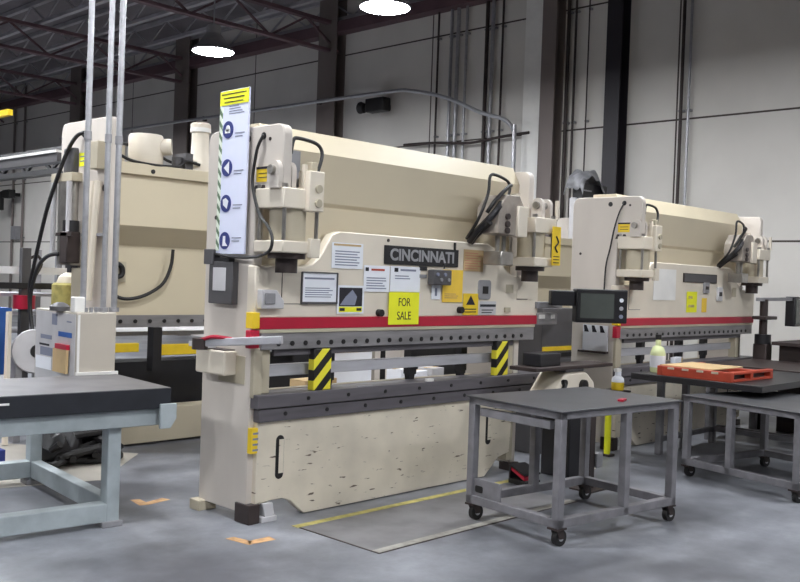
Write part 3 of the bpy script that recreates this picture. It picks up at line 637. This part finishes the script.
# ------------------------------------------------------------ welded carts
def make_cart(name, label, loc, rz, Lx, Ly, Ht, cast, legs, group, box=False):
    t = thing(name, label, 'cart', loc, rz, group)
    MB().box(-.015, Lx + .015, -.015, Ly + .015, Ht - .012, Ht).build('worktop', 'cart_top', t, bevel=.003)
    f = MB(); q = .055
    for a in ((0, Lx, 0, q), (0, Lx, Ly - q, Ly), (0, q, 0, Ly), (Lx - q, Lx, 0, Ly)): f.box(*a, Ht - .055, Ht - .012)
    f.build('top_frame', 'cart', t, bevel=.004)
    f = MB()
    for a in ((0, Lx, 0, q), (0, Lx, Ly - q, Ly), (0, q, 0, Ly), (Lx - q, Lx, 0, Ly)): f.box(*a, cast, cast + .055)
    f.build('lower_frame', 'cart', t, bevel=.004)
    for x, y in legs:
        MB().box(x - q / 2, x + q / 2, y - q / 2, y + q / 2, cast, Ht - .05).build('leg', 'cart', t, bevel=.005)
    for x in (.04, Lx - .04):
        for y in (.04, Ly - .04):
            fk = MB().box(x - .045, x + .045, y - .04, y + .04, cast - .012, cast).prism([(x - .03, cast - .01), (x + .03, cast - .01), (x + .045, .045), (x + .0, .045)], y - .026, y - .022, 'y').prism([(x - .03, cast - .01), (x + .03, cast - .01), (x + .045, .045), (x + .0, .045)], y + .022, y + .026, 'y').build('caster_fork', 'dark', t)
            MB().cyl((x + .02, y - .018, .05), (x + .02, y + .018, .05), .05, seg=22).build('caster_wheel', 'black', fk)
            MB().cyl((x + .02, y - .022, .05), (x + .02, y + .022, .05), .02, seg=14).build('wheel_hub', 'bar', fk)
    if box:
        cb = MB().box(.02, .035, Ly - .30, Ly - .03, cast + .05, cast + .17).build('corner_plate', 'cart', t, bevel=.003)
        MB().prism(fillet([(Ly - .14, cast + .08), (Ly - .07, cast + .08), (Ly - .07, cast + .125), (Ly - .14, cast + .125)], {0: .015, 1: .015, 2: .015, 3: .015}), .017, .021, 'x').build('slot', 'black', cb)
        MB().bar((.03, .1, Ht - .10), (.03, Ly - .1, Ht - .10), .04, .05).build('tie_bar', 'cart', t)
    return t
q = .0275
c1 = make_cart('welded_cart', 'grey welded steel cart nearest the camera, in front of the press', (4.755, 3.195, 0), math.radians(-7), 1.20, .81, .83, .115,
     [(q, q), (1.2 - q, q), (q, .81 - q), (1.2 - q, .81 - q), (.66, q), (.63, .81 - q)], 'grey welded carts', True)
t = thing('magnet', 'small red magnet lying on the worktop of the nearest cart', 'magnet', (5.535, 3.25, .83), .3); MB().box(-.045, .045, -.02, .02, 0, .014).build('body', 'red', t, bevel=.003)
make_cart('welded_cart', 'lower grey cart cut by the right edge, in front of the dark table', (7.18, 2.70, 0), math.radians(-13), 1.1, 1.1, .69, .10,
     [(q, q), (1.1 - q, q), (q, 1.1 - q), (1.1 - q, 1.1 - q), (q, .64), (1.1 - q, .55)], 'grey welded carts')

# ------------------------------------------------------------ left slab table
t = thing('slab_table', 'heavy table with dark slab top on a pale blue grey frame', 'table', (3.02, 5.30, 0), math.radians(-6))
MB().box(-2.6, .28, -.14, .70, .725, .85).build('slab', 'slab_side', t, bevel=.004)
MB().box(-2.6, .278, -.138, .698, .850, .853).build('slab_surface', 'slab_top', t, label='grey upper face')  # thin grey sheet over the black slab
f = MB(); f.box(-2.6, .27, -.10, -.02, .615, .722); f.build('front_rail', 'blue_frame', t, bevel=.005)
MB().prism(fillet([(.20, .60), (.27, .60), (.31, .66), (.31, .755), (.20, .755)], {}), -.165, -.142, 'y').build('corner_bracket', 'blue_frame', t, bevel=.004)
MB().box(-2.6, .27, 1.33, 1.41, .615, .722).box(.0, .08, -.02, 1.33, .615, .722).build('rear_rail', 'blue_frame', t, bevel=.005)
for x, y in ((-.055, 0), (-.055, 1.37), (-2.2, 0), (-2.2, 1.37)):
    lg = MB().box(x - .03, x + .055, y - .05, y + .05, .01, .72).build('leg', 'blue_frame', t, bevel=.006)
    MB().box(x - .06, x + .07, y - .07, y + .06, 0, .035).build('foot_plate', 'grey', lg, bevel=.004)
MB().box(-2.2, -.08, -.05, .05, .03, .145).build('lower_rail', 'blue_frame', t, bevel=.006)
MB().box(-2.2, -.08, 1.32, 1.42, .05, .17).build('lower_rail', 'blue_frame', t, bevel=.006)
MB().box(-.08, 0, .05, 1.32, .05, .17).build('lower_rail', 'blue_frame', t, bevel=.006)
lb = MB().box(-.78, -.71, -.1425, -.14, .80, .812).build('paper_label', 'white', t, label='small white sticker')
# control cabinet with pipes rising from it
t = thing('control_cabinet', 'beige steel control cabinet behind the dark slab, standing on the same frame', 'cabinet', (3.115, 6.06, .722), math.radians(-4))
MB().box(0, .285, 0, .74, .0, .555).build('case', 'cream_box', t, bevel=.006)
MB().box(-.004, .0, .02, .72, .02, .54).build('door', 'lightgrey', t)
MB().box(-.005, .30, -.02, .0, .11, .145).build('base_flange', 'white', t)
MB().box(.004, .02, -.008, 0, .02, .54).build('edge_strip', 'white', t)
lab = [('paper_label', 'blue', .07, .30, .375, .41), ('paper_label', 'ink', .42, .62, .34, .37), ('paper_label', 'ink_dark', .46, .64, .29, .305), ('paper_label', 'ink', .40, .62, .22, .28), ('paper_label', 'paper', .42, .70, .12, .21), ('vent', 'ink', .33, .42, .45, .53), ('paper_label', 'ink', .08, .16, .48, .49)]
for nm, m_, y0, y1, z0, z1 in lab: MB().box(-.0065, -.004, y0, y1, z0, z1).build(nm, m_, t)
MB().box(-.03, -.004, .10, .30, .29, .325).build('red_bracket', 'red', t, label='red bracket holding a brown board')
MB().box(-.03, -.012, .10, .33, .125, .29).build('brown_board', 'tan', t, label='brown cardboard')
MB().box(.0, .075, .05, .12, .555, .66).build('cable_entry', 'white', t, bevel=.006)
MB().lathe([(.0, 0), (.07, 0), (.07, .03), (.045, .05), (.02, .06)], (.0, .30, .555)).build('cap', 'darkgrey', t)
for x, y in ((.12, .05), (.17, .08), (.22, .05)): MB().cyl((x, y, .555), (x, y, .59), .014, seg=10).build('gland', 'galv', t)

pipes = [((3.205, 6.16), .021, 'galvanised pipe rising from the cabinet, left of three', 1.28), ((3.36, 6.16), .02, 'galvanised pipe rising from the cabinet, middle of three', 1.28), ((3.455, 6.18), .022, 'galvanised pipe rising from the cabinet, right of three', 1.28)]
for (X, Y), r, lb, z0 in pipes:
    if z0 > 1.2: z0 = 1.278
    else: z0 = .853
    t = thing('pipe', lb, 'pipe', (X, Y, z0), 0, 'pipes by the cabinet')
    MB().cyl((0, 0, 0), (0, 0, 7.29 - z0), r, seg=14).build('tube', 'galv', t)
    MB().cyl((0, 0, 0), (0, 0, .03), r * 1.7, seg=14).build('collar', 'grey', t)
    for zz in (1.2, 2.4): MB().cyl((0, 0, zz), (0, 0, zz + .06), r * 1.25, seg=14).build('coupling', 'grey', t)

# ------------------------------------------------------------ control pendant between the presses
t = thing('control_pendant', 'black computer controller with a dark screen on an arm', 'controller', (7.09, 4.40, 1.265), math.radians(-35))
MB().box(-.25, .22, -.05, .05, 0, .29).build('case', 'blackbox', t, bevel=.01)
MB().box(-.235, .105, -.056, -.05, .022, .27).build('bezel', 'black', t)
MB().box(-.215, .09, -.058, -.055, .04, .252).build('screen', 'screen', t)
for k in range(3): MB().cyl((.16, -.058, .06 + k * .07), (.16, -.05, .06 + k * .07), .018, seg=12).build('push_button', ('ink', 'bar', 'paper')[k], t)
MB().box(-.47, -.25, -.03, .05, .14, .27).build('arm_box', 'blackbox', t, bevel=.01)
MB().bar((-.1, .05, .20), (-.02, .55, .14), .05, .05).build('arm', 'dark', t)
t = thing('paper_holder', 'white form with black marks hung on the right press under the controller', 'paper holder', (7.955, 4.99, .93), -PI / 2)
MB().box(-.14, .14, -.012, .005, .02, .27).build('form', 'paper', t)
q = MB(); 
for k in range(3): q.prism([(-.12 + k * .09, .20), (-.07 + k * .09, .20), (-.10 + k * .09, .265), (-.13 + k * .09, .265)], -.014, -.0115, 'y')
q.build('print', 'ink_dark', t); MB().box(-.17, .15, -.05, .005, 0, .02).build('ledge', 'dark', t, bevel=.004)
# machine head on a pedestal with a dark shelf, between the presses
t = thing('machine_head', 'cream cast machine head under a dark shelf beside the nearest press', 'machine', (6.60, 4.43, 0))
MB().box(-.09, .09, -.14, .14, 0, .66).build('pedestal', 'blackbox', t, bevel=.01)
MB().prism(fillet([(-.36, .66), (.30, .66), (.26, .78), (.14, .87), (-.16, .87), (-.26, .76)], {3: .05, 4: .05}), -.13, .13, 'y').build('casting', 'cream', t, bevel=.02)
MB().cyl((.08, -.16, .755), (.08, -.12, .755), .05, seg=18).build('bore', 'black', t); MB().cyl((-.19, -.15, .79), (-.19, -.12, .79), .03, seg=14).build('bore', 'black', t)
MB().tube([(-.2, -.15, .78), (-.24, -.16, .72), (-.18, -.16, .67)], .02).build('hose', 'black', t)
MB().box(-.12, .14, -.1, .1, .87, .90).build('neck', 'grey', t)
MB().box(-.62, .50, -.16, .10, .90, .93).build('shelf', 'dark', t, bevel=.005)
MB().box(-.48, -.20, -.1, .08, .93, 1.03).build('shelf_box', 'blackbox', t, bevel=.006)
t = thing('steel_cabinet', 'dark grey steel cabinet between the two front presses', 'cabinet', (7.42, 5.15, 0))
MB().box(-.25, .25, -.08, .25, 0, 1.36).build('case', 'darkgrey', t, bevel=.008)
MB().box(-.24, .24, -.085, -.08, .96, 1.0).build('yellow_strip', 'yellow', t, label='yellow strip across its front')
MB().box(-.24, .24, -.085, -.08, .90, .94).build('dark_band', 'black', t)
MB().box(-.235, -.02, -.088, -.08, .05, .88).box(.02, .235, -.088, -.08, .05, .88).build('door', 'darkgrey', t, bevel=.003)
# bracket arm at the right end of the nearest press
MB().box(2.98, 3.36, -.06, .0, 1.375, 1.43).build('end_arm', 'grey', P1, bevel=.006)
MB().box(3.00, 3.30, -.05, .05, 1.23, 1.33).build('end_bracket', 'clamp', P1, bevel=.006)
MB().box(3.02, 3.10, -.06, -.05, 1.285, 1.32).box(3.20, 3.25, -.06, -.05, 1.285, 1.32).build('white_marker', 'white', P1)

# under and behind the nearest cart
t = thing('foot_pedal', 'red foot pedal switch on the floor behind the nearest cart', 'foot pedal', (6.07, 4.40, 0), -.2)
MB().box(-.09, .09, -.08, .1, 0, .04).build('base', 'black', t, bevel=.006); MB().prism([(-.07, .04), (.09, .10), (.09, .13), (-.07, .07)], -.075, .075, 'x').build('treadle', 'red', t, bevel=.005, label='red treadle')
h_ = MB().prism([(-.08, .10), (.1, .15), (.1, .04), (.085, .04), (.085, .135), (-.08, .085)], -.085, .085, 'x').build('hood', 'blackbox', t)
t = thing('plank', 'pale narrow plank leaning behind the nearest cart', 'plank', (7.0, 4.42, 0)); MB().bar((0, -.05, .012), (-.03, .02, .66), .05, .015).build('board', 'cream', t)
t = thing('stand_post', 'dark post stand with a grey box, behind the nearest cart', 'stand', (6.32, 3.98, 0))
MB().box(-.035, .035, -.03, .03, .01, .62).build('post', 'dark', t, bevel=.004); MB().box(-.11, .11, -.1, .1, 0, .012).build('base_plate', 'dark', t); MB().box(.036, .12, -.05, .05, .17, .28).build('side_box', 'grey', t, bevel=.004)
t = thing('bollard_post', 'fluorescent yellow post by the foot of the right press', 'post', (7.70, 4.66, 0)); MB().cyl((0, 0, .02), (0, 0, .56), .03, seg=16).build('post', 'neon', t); MB().box(-.05, .05, -.05, .05, 0, .02).build('base', 'dark', t)

# ------------------------------------------------------------ dark table with red frame
t = thing('support_table', 'dark worktable carrying the red pallet frame, at the right press', 'table', (7.70, 3.22, 0))
MB().box(0, 1.65, 0, 1.22, .745, .80).build('tabletop', 'blackbox', t, bevel=.004)
for x, y in ((1.61, .04), (1.61, 1.18), (.5, 1.18), (1.0, 1.18)): MB().box(x - .03, x + .03, y - .03, y + .03, 0, .745).build('leg', 'cart', t, bevel=.004)
MB().box(.5, 1.61, 1.16, 1.20, .12, .17).box(1.59, 1.63, .04, 1.2, .12, .17).build('lower_rail', 'cart', t)
t = thing('steel_pallet', 'red rectangular steel pallet frame lying on the dark table', 'pallet', (7.73, 3.50, .80), math.radians(-2))
f = MB(); f.box(0, .80, .66, .71, 0, .085).box(0, .05, 0, .66, 0, .085).box(.05, .80, 0, .05, .062, .085).box(.05, .80, 0, .05, 0, .018); f.build('frame', 'orange', t, bevel=.004)
for x in (.36, .75): MB().box(x, x + .05, .0, .66, .018, .062).build('crossbar', 'orange', t, bevel=.003)
MB().box(.06, .78, .06, .10, .018, .062).build('void_shade_panel', 'blackbox', t)  # black panel puts the shade inside the openings into colour
MB().box(.03, .62, .20, .70, .086, .094).build('cover_sheet', 'tan', t)
for k in range(4): MB().box(-.010, 0, .12 + k * .14, .18 + k * .14, .062, .08).build('tab', 'cream_dull', t)
t = thing('small_carton', 'pale yellow carton on the bed of the right press', 'carton', (8.86, 4.66, .80), .2)
t.location = (9.18, 4.77, .80)
MB().box(-.10, .10, -.03, .03, .0, .06).build('box', 'paper', t, bevel=.003); MB().box(.10, .15, -.03, .03, 0, .05).build('end_cap', 'tan', t, bevel=.003)
t = thing('spray_bottle', 'pale green and white bottle on the dark table, left of the red pallet frame', 'bottle', (8.00, 4.34, .80))
t.scale = (.85, .85, .92)
MB().lathe([(.075, 0), (.08, .02), (.08, .20), (.06, .25), (.03, .27), (.03, .33)]).build('body', 'pale_green', t); MB().cyl((0, 0, .33), (0, 0, .38), .033, seg=16).build('cap', 'black', t); MB().lathe([(.082, .05), (.083, .06), (.083, .16), (.082, .17)]).build('label_band', 'paper', t)
t = thing('spray_bottle', 'bottle with yellow liquid on a small shelf at the side of the right press', 'bottle', (7.88, 4.68, .604))
t.scale = (1, 1, .75)
MB().lathe([(.055, 0), (.06, .02), (.06, .10)]).build('liquid', 'yellow', t); MB().lathe([(.06, .10), (.055, .15), (.03, .18), (.03, .23)]).build('body', 'paper', t); MB().box(-.05, .03, -.02, .02, .23, .27).build('trigger', 'white', t, bevel=.004)
MB().box(-.17, 0, -.22, .0, .60, .62).bar((-.1, -.11, .60), (.0, -.01, .50), .03, .03).build('side_shelf', 'dark', P2, bevel=.003)
# machine pieces at the far right
t = thing('control_pendant', 'black monitor on a horizontal arm at the right edge of the photo', 'controller', (11.7, 4.5, 0))
MB().box(-.22, .30, -.06, .06, 1.17, 1.53).build('case', 'blackbox', t, bevel=.01); MB().box(-.19, .27, -.066, -.06, 1.20, 1.50).build('screen', 'screen', t)
MB().bar((-1.15, 0, 1.49), (-.22, 0, 1.50), .05, .04).build('arm', 'grey', t); MB().cyl((-.98, 0, 1.02), (-.98, 0, 1.49), .045, seg=16).build('spindle', 'dark', t)
MB().box(-1.12, -.78, -.08, .08, 1.26, 1.30).build('collar', 'dark', t, bevel=.01); MB().cyl((-.98, 0, .98), (-.98, 0, 1.09), .09, seg=18).build('gearbox', 'blackbox', t)
MB().box(-1.06, -.9, -.08, .08, 0, .98).build('column', 'dark', t, bevel=.01)
t = thing('bench', 'dark bench with a grey casting below, at the right edge of the photo', 'bench', (11.35, 4.15, 0))
MB().box(-.75, .9, -.2, .2, .98, 1.02).build('top', 'dark', t, bevel=.004); MB().box(-.40, .55, -.15, .15, .74, .98).build('casting', 'cream_dull', t, bevel=.03)
for x in (-.6, .75): MB().box(x - .04, x + .04, -.15, .15, 0, .98).build('leg', 'dark', t)
for x in (-.2, .1, .3): MB().cyl((x, -.17, .86), (x, -.14, .86), .05, seg=14).build('bore', 'darkgrey', t)
t = thing('bench', 'long dark table behind the red pallet frame, at the right edge of the photo', 'table', (9.4, 2.95, 0))
MB().box(0, 1.2, 0, 1.6, .76, .81).build('tabletop', 'dark', t, bevel=.004)
for x in (.05, 1.15):
    for y in (.05, 1.55): MB().box(x - .035, x + .035, y - .035, y + .035, 0, .76).build('leg', 'cart', t)
MB().box(.05, 1.15, .03, .07, .12, .17).box(.03, .07, .05, 1.55, .12, .17).build('lower_rail', 'cart', t)

# ------------------------------------------------------------ wall services
def conduit(y, z0, r, label, group='conduits on the wall', mat='galv', x=12.93, z1=7.28):
    t = thing('conduit', label, 'conduit', (x, y, z0), 0, group)
    MB().cyl((0, 0, 0), (0, 0, z1 - z0), r, seg=12).build('tube', mat, t)
    z = .6
    while z < z1 - z0:
        MB().box(.0, 12.995 - x, -r * 1.8, r * 1.8, z, z + .03).build('strap', 'grey', t); z += 1.8
for y, r, m_, lb in ((11.70, .02, 'dark', 'thin dark conduit left of the bright pipe cluster'), (11.38, .03, 'galv', 'left bright conduit in the cluster above the nearest press'), (11.22, .035, 'galv', 'middle bright conduit in the cluster above the nearest press'),
      (11.02, .025, 'galv', 'right bright conduit in the cluster above the nearest press'), (10.55, .035, 'dark', 'dark pipe between the cluster and the pale pilaster'), (10.42, .035, 'galv', 'bright conduit beside the dark pipe above the nearest press'),
      (10.2, .02, 'dark', 'thin dark conduit right of the bright one, left of the pilaster'), (8.84, .03, 'dark', 'dark conduit right beside the grey brown column'), (8.70, .02, 'dark', 'thin conduit second right of the grey brown column'),
      (8.45, .012, 'dark', 'thin cable between the grey brown and black columns'), (6.80, .025, 'dark', 'left conduit of the pair right of the black column'), (6.68, .02, 'galv', 'right conduit of the pair right of the black column')):
    conduit(y, 0.0, r, lb, mat=m_)
t = thing('pipe', 'long pale pipe running along the wall and bending down near the column', 'pipe', (12.42, 9.46, 0))
MB().tube([(0, 16, 5.16), (0, 7.2, 5.08), (0, 3.2, 5.04), (0, 2.4, 4.99), (0, 1.5, 4.76), (0, .75, 4.44), (0, .25, 4.28), (0, .05, 4.08), (0, .02, 3.8), (0, .0, .0)], .035, seg=10).build('tube', 'galv', t)
for y, z in ((9, 5.09), (5, 5.06)): MB().box(0, .1, y - .02, y + .02, z - .05, z + .05).build('bracket', 'dark', t)
t = thing('pipe', 'thin dark pipe level along the wall under the bright conduits', 'pipe', (12.84, 10.0, 3.98)); MB().tube([(0, 2.4, .12), (0, 1.6, .10), (0, .8, .04), (0, 0, .1), (0, -.5, .12)], .025).build('tube', 'dark', t)
def flood(loc, label, rz=0):
    t = thing('flood_light', label, 'flood light', loc, rz)
    MB().box(-.16, .05, -.28, .22, -.13, .13).build('housing', 'black', t, bevel=.02); MB().box(.05, .3, -.05, .05, -.05, .05).build('bracket', 'black', t)
    MB().cyl((-.04, .34, -.02), (-.04, .46, .0), .09, .12, seg=18).build('lamp_head', 'black', t)
    return t
flood((12.72, 13.0, 4.88), 'black flood light on the wall above the beam of the nearest press')
t = flood((12.66, 29.2, 3.75), 'black flood light with a pale lens on the far left wall')
MB().cyl((-.30, .45, -.25), (-.24, .45, -.25), .24, seg=24).build('lens', 'paper_blue', t); MB().box(-.26, -.1, .2, .5, -.5, .05).build('shroud', 'black', t)
t = thing('switch_box', 'small grey box on the far left wall under the flood light', 'box', (12.9, 29.3, 2.35)); MB().box(-.06, .1, -.2, .2, 0, .42).build('case', 'grey', t, bevel=.01); MB().box(-.07, -.06, -.15, .15, .05, .37).build('lid', 'grey', t)
for y, lb in ((28.9, 'thin conduit running down to the small grey box, right one'), (29.62, 'thin conduit running down to the small grey box, left one')): conduit(y, 0, .035, lb, mat='column')
# overhead beam at the far left, with bright top edge
t = thing('overhead_duct', 'long grey overhead duct with a bright top edge at the far left', 'duct', (4.35, 8.9, 2.60)); t.location = (4.30, 8.75, 2.58)
MB().box(-.06, .06, 0, 7, .02, .11).build('body', 'darkgrey', t); MB().box(-.075, .075, 0, 7, .11, .135).build('top_edge', 'white', t)
MB().cyl((0, 4, .15), (0, 4, 4.4), .012, seg=8).build('hanger_rod', 'galv', t)
t = thing('mezzanine_beam', 'dark truss beam high at the far left behind the leftmost press', 'beam', (9.0, 20.0, 3.55)); MB().box(-.1, .1, -2.5, 9, .30, .45).box(-.1, .1, -2.5, 9, -.1, .02).build('chord', 'blackbox', t)
q = MB()
for k in range(9): q.bar((0, -2.4 + k * 1.2, 0), (0, -1.8 + k * 1.2, .35), .06, .06); q.bar((0, -1.8 + k * 1.2, .35), (0, -1.2 + k * 1.2, 0), .06, .06)
q.build('web', 'blackbox', t); MB().box(-.08, .08, -2.3, -2.1, -3.55, 0).box(-.08, .08, 8.6, 8.8, -3.55, 0).build('support_post', 'blackbox', t)
t = thing('crane_bar', 'yellow crane bar at the left edge of the photo', 'crane bar', (6.90, 16.3, 3.90)); MB().bar((-.2, .6, .2), (0, -.3, .27), .1, .1).build('bar', 'yellow', t); MB().cyl((-.15, .4, .2), (-.15, .4, 2.7), .02).build('hanger', 'dark', t)
# machine under a grey plastic sheet behind the right press
t = thing('black_cabinet', 'black cabinet half hidden behind the right press, under grey plastic', 'cabinet', (12.02, 7.78, 0))
MB().box(-.24, .42, -.08, .10, 2.60, 3.08).build('case', 'blackbox', t, bevel=.01); MB().box(-.32, .44, .0, .1, 2.242, 2.86).build('base_case', 'lightgrey', t, bevel=.02)
MB().cyl((-.22, -.004, 2.42), (-.22, .01, 2.42), .035, seg=16).build('dark_hole', 'black', t)  # black disc stands in for a dark hole in the case
MB().box(-.22, -.02, -.092, -.08, 2.96, 2.98).build('vent', 'grey', t)
o = bpy.data.objects.new('plastic_sheet', bpy.data.meshes.new('plastic_sheet')); bm = bmesh.new()
N = 26; grid = []
for i in range(N + 1):
    row = []
    for j in range(N + 1):
        u, v = i / N, j / N; xx = -.36 + .85 * u; yy = -.16 + .34 * v
        top = 3.10 + .16 * math.sin(PI * min(1, max(0, (u - .02) / .62))) ** .7 if u < .66 else 3.12 - (u - .66) * .9
        edge = min(v, 1 - v) * 6
        z = top - (0.10 * (1 - min(1, edge)) if u < .6 else .12 * (1 - min(1, edge))) + .035 * math.sin(9 * u + 4 * v) * math.cos(11 * v + 3 * u) + .02 * math.sin(27 * u + 9 * v)
        if u < .05: z -= .14 * (1 - u / .05) * .8
        row.append(bm.verts.new((xx, yy, z)))
    grid.append(row)
for i in range(N):
    for j in range(N): bm.faces.new((grid[i][j], grid[i + 1][j], grid[i + 1][j + 1], grid[i][j + 1]))
bm.to_mesh(o.data); bm.free(); o.location = (12.02, 7.78, 0); C.objects.link(o); o.data.materials.append(M['plastic_sheet'])
for p in o.data.polygons: p.use_smooth = True
sd = o.modifiers.new('thick', 'SOLIDIFY'); sd.thickness = .01
tag(o, 'dusty grey plastic sheet draped over the black cabinet', 'plastic sheet')
t = thing('tube_bundle', 'tangle of cables and fittings on the beam beside the yellow warning plate', 'cables', (10.6, 7.85, 2.27))
q = MB(); 
for k in range(5): q.tube([(-.7 + .1 * k, -.05, .02), (-.4 + .1 * k, .05, .18 + .05 * (k % 3)), (-.1 + .1 * k, -.05, .12), (.3 + .06 * k, .05, .03)], .03, seg=8)
q.build('hoses', 'darkgrey', t); MB().cyl((-.55, 0, .02), (-.55, 0, .28), .1).build('filter', 'white', t)

# ------------------------------------------------------------ clutter behind the left table
t = thing('cable_heap', 'heap of black cables and bags on the floor under the left table', 'heap', (3.74, 7.15, 0))
q = MB()
for k in range(7):
    pts = [(random.uniform(-.35, .35), random.uniform(-.2, .2), .03 + random.random() * (.22 if k < 4 else .1)) for _ in range(7)]; q.tube(pts, .03, seg=7)
q.build('cables', 'black', t)
b = MB(); bmesh.ops.create_icosphere(b.bm, subdivisions=3, radius=1)
for v in b.bm.verts: v.co = Vector((v.co.x * .22 - .22, v.co.y * .16, max(0, .13 + v.co.z * .14) * (1 + .25 * math.sin(9 * v.co.x + 5 * v.co.y))))
b.build('bag', 'blackbox', t)
t = thing('storage_bin', 'blue plastic bin at the left edge behind the slab table', 'bin', (3.1, 7.95, 0)); t.location = (3.62, 8.75, .58)
MB().prism([(-.16, 0), (.08, 0), (.12, .6), (-.2, .6)], -.2, .2, 'y').build('body', 'blue', t, bevel=.01); MB().box(-.21, .13, -.21, .21, .58, .61).build('rim', 'blue', t)
t = thing('rack', 'grey shelf rack with white rails behind the cabinet at the far left', 'rack', (4.0, 9.3, 0))
for x in (-.7, .42): MB().box(x, x + .05, -.25, -.2, 0, 1.75).build('upright', 'grey', t); MB().box(x, x + .05, .2, .25, 0, 1.75).build('upright', 'grey', t)
for z in (.52, .92, 1.10, 1.28): MB().box(-.7, .47, -.26, .26, z, z + .03).build('shelf', 'bar', t)
MB().box(-.9, .5, -.30, -.27, 1.50, 1.57).build('top_rail', 'white', t)
t = thing('clamp_post', 'grey upright with a red foot standing at the left edge', 'post', (3.98, 8.8, 0)); MB().box(-.045, .045, -.03, .03, 0, 1.75).build('post', 'darkgrey', t, bevel=.004); MB().cyl((0, 0, 1.17), (0, 0, 1.30), .10, seg=16).build('red_clamp', 'red', t); MB().tube([(.04, 0, 1.65), (.12, 0, 1.68), (.16, 0, 1.6), (.1, 0, 1.48)], .014).build('hook', 'dark', t)
MB().box(-.3, .35, -.05, .02, 1.36, 1.42).build('cross_arm', 'blackbox', t, bevel=.004)
t = thing('coil_reel', 'grey reel with a dark centre hole behind the slab table', 'reel', (3.86, 8.30, .62))
MB().lathe([(.19, 0), (.2, .02), (.2, .1), (.19, .12), (.06, .12)], (0, 0, .19), (-.4, -1, .1)).build('rim', 'lightgrey', t); MB().cyl((-.03, -.135, .20), (.0, .0, .19), .06, seg=18).build('hub', 'black', t)
for x in (-.16, .16): MB().box(x - .03, x + .03, -.05, .05, -.62, .2).build('stand_leg', 'grey', t)
t = thing('board_strip', 'pale plank leaning beside the reel at the far left', 'plank', (3.60, 8.15, .45)); MB().bar((-.05, 0, -.44), (.02, .15, .72), .06, .03).build('board', 'cream', t)
t = thing('plastic_drum', 'white and yellow rounded drum behind the cabinet at the far left', 'drum', (4.42, 8.62, 1.03)); t.location = (4.33, 8.62, 1.13)
MB().lathe([(.10, 0), (.13, .03), (.13, .25), (.09, .36), (.03, .40)]).build('shell', 'cream', t); MB().lathe([(.10, .05), (.12, .06), (.12, .28), (.1, .30)], (-.06, -.05, 0)).build('yellow_side', 'tape_yellow', t)
t = thing('cloth_bundle', 'red striped cloth bundle on the floor beyond the left table', 'cloth', (2.9, 8.3, 0)); b = MB(); bmesh.ops.create_icosphere(b.bm, subdivisions=3, radius=1)
for v in b.bm.verts: v.co = Vector((v.co.x * .5, v.co.y * .22, max(0, .06 + v.co.z * .07)))
b.build('cloth', 'orange', t)
t = thing('steel_block', 'dark blue block under the left end of the slab table', 'block', (2.95, 6.45, 0)); t.location = (3.06, 7.2, 0); MB().box(-.18, .06, -.06, .06, .08, .17).box(-.15, -.09, -.05, .05, 0, .08).box(-.03, .03, -.05, .05, 0, .08).build('block', 'blue_sign', t, bevel=.005)

# ------------------------------------------------------------ bench and cartons seen through the die opening
t = thing('work_bench', 'pale bench behind the nearest press, seen through its die opening', 'bench', (4.9, 5.95, 0))
MB().box(0, 2.5, 0, .6, .49, .53).build('worktop', 'grey', t, bevel=.004)
for x in (.05, 2.45):
    for y in (.05, .55): MB().box(x - .03, x + .03, y - .03, y + .03, 0, .49).build('leg', 'grey', t)
for x, wd, ht, m_, lb in ((6.42, .18, .21, 'paper', 'white carton on the pale bench, leftmost of three pale cartons in the die opening'), (6.63, .17, .18, 'paper', 'white carton on the pale bench, middle of three pale cartons'), (6.86, .19, .20, 'lightgrey', 'light grey carton on the pale bench, rightmost of three pale cartons'), (5.35, .40, .17, 'tan', 'low brown carton on the pale bench behind the left striped block')):
    t = thing('carton', lb, 'carton', (x, 6.15, .53), .1, 'cartons on the bench behind the press')
    MB().box(-wd / 2, wd / 2, -.09, .09, 0, ht).build('box', m_, t, bevel=.004); MB().box(-wd / 2 - .002, wd / 2 + .002, -.02, .02, ht - .004, ht + .001).build('packing_tape', 'tan', t)
t = thing('display_board', 'white board with a yellow upper band, standing on the pale bench', 'board', (6.02, 6.42, .53)); MB().box(-.28, .28, -.012, .012, 0, .44).build('board', 'paper', t, bevel=.003); MB().box(-.27, .27, -.015, -.012, .35, .43).build('yellow_band', 'amber', t)
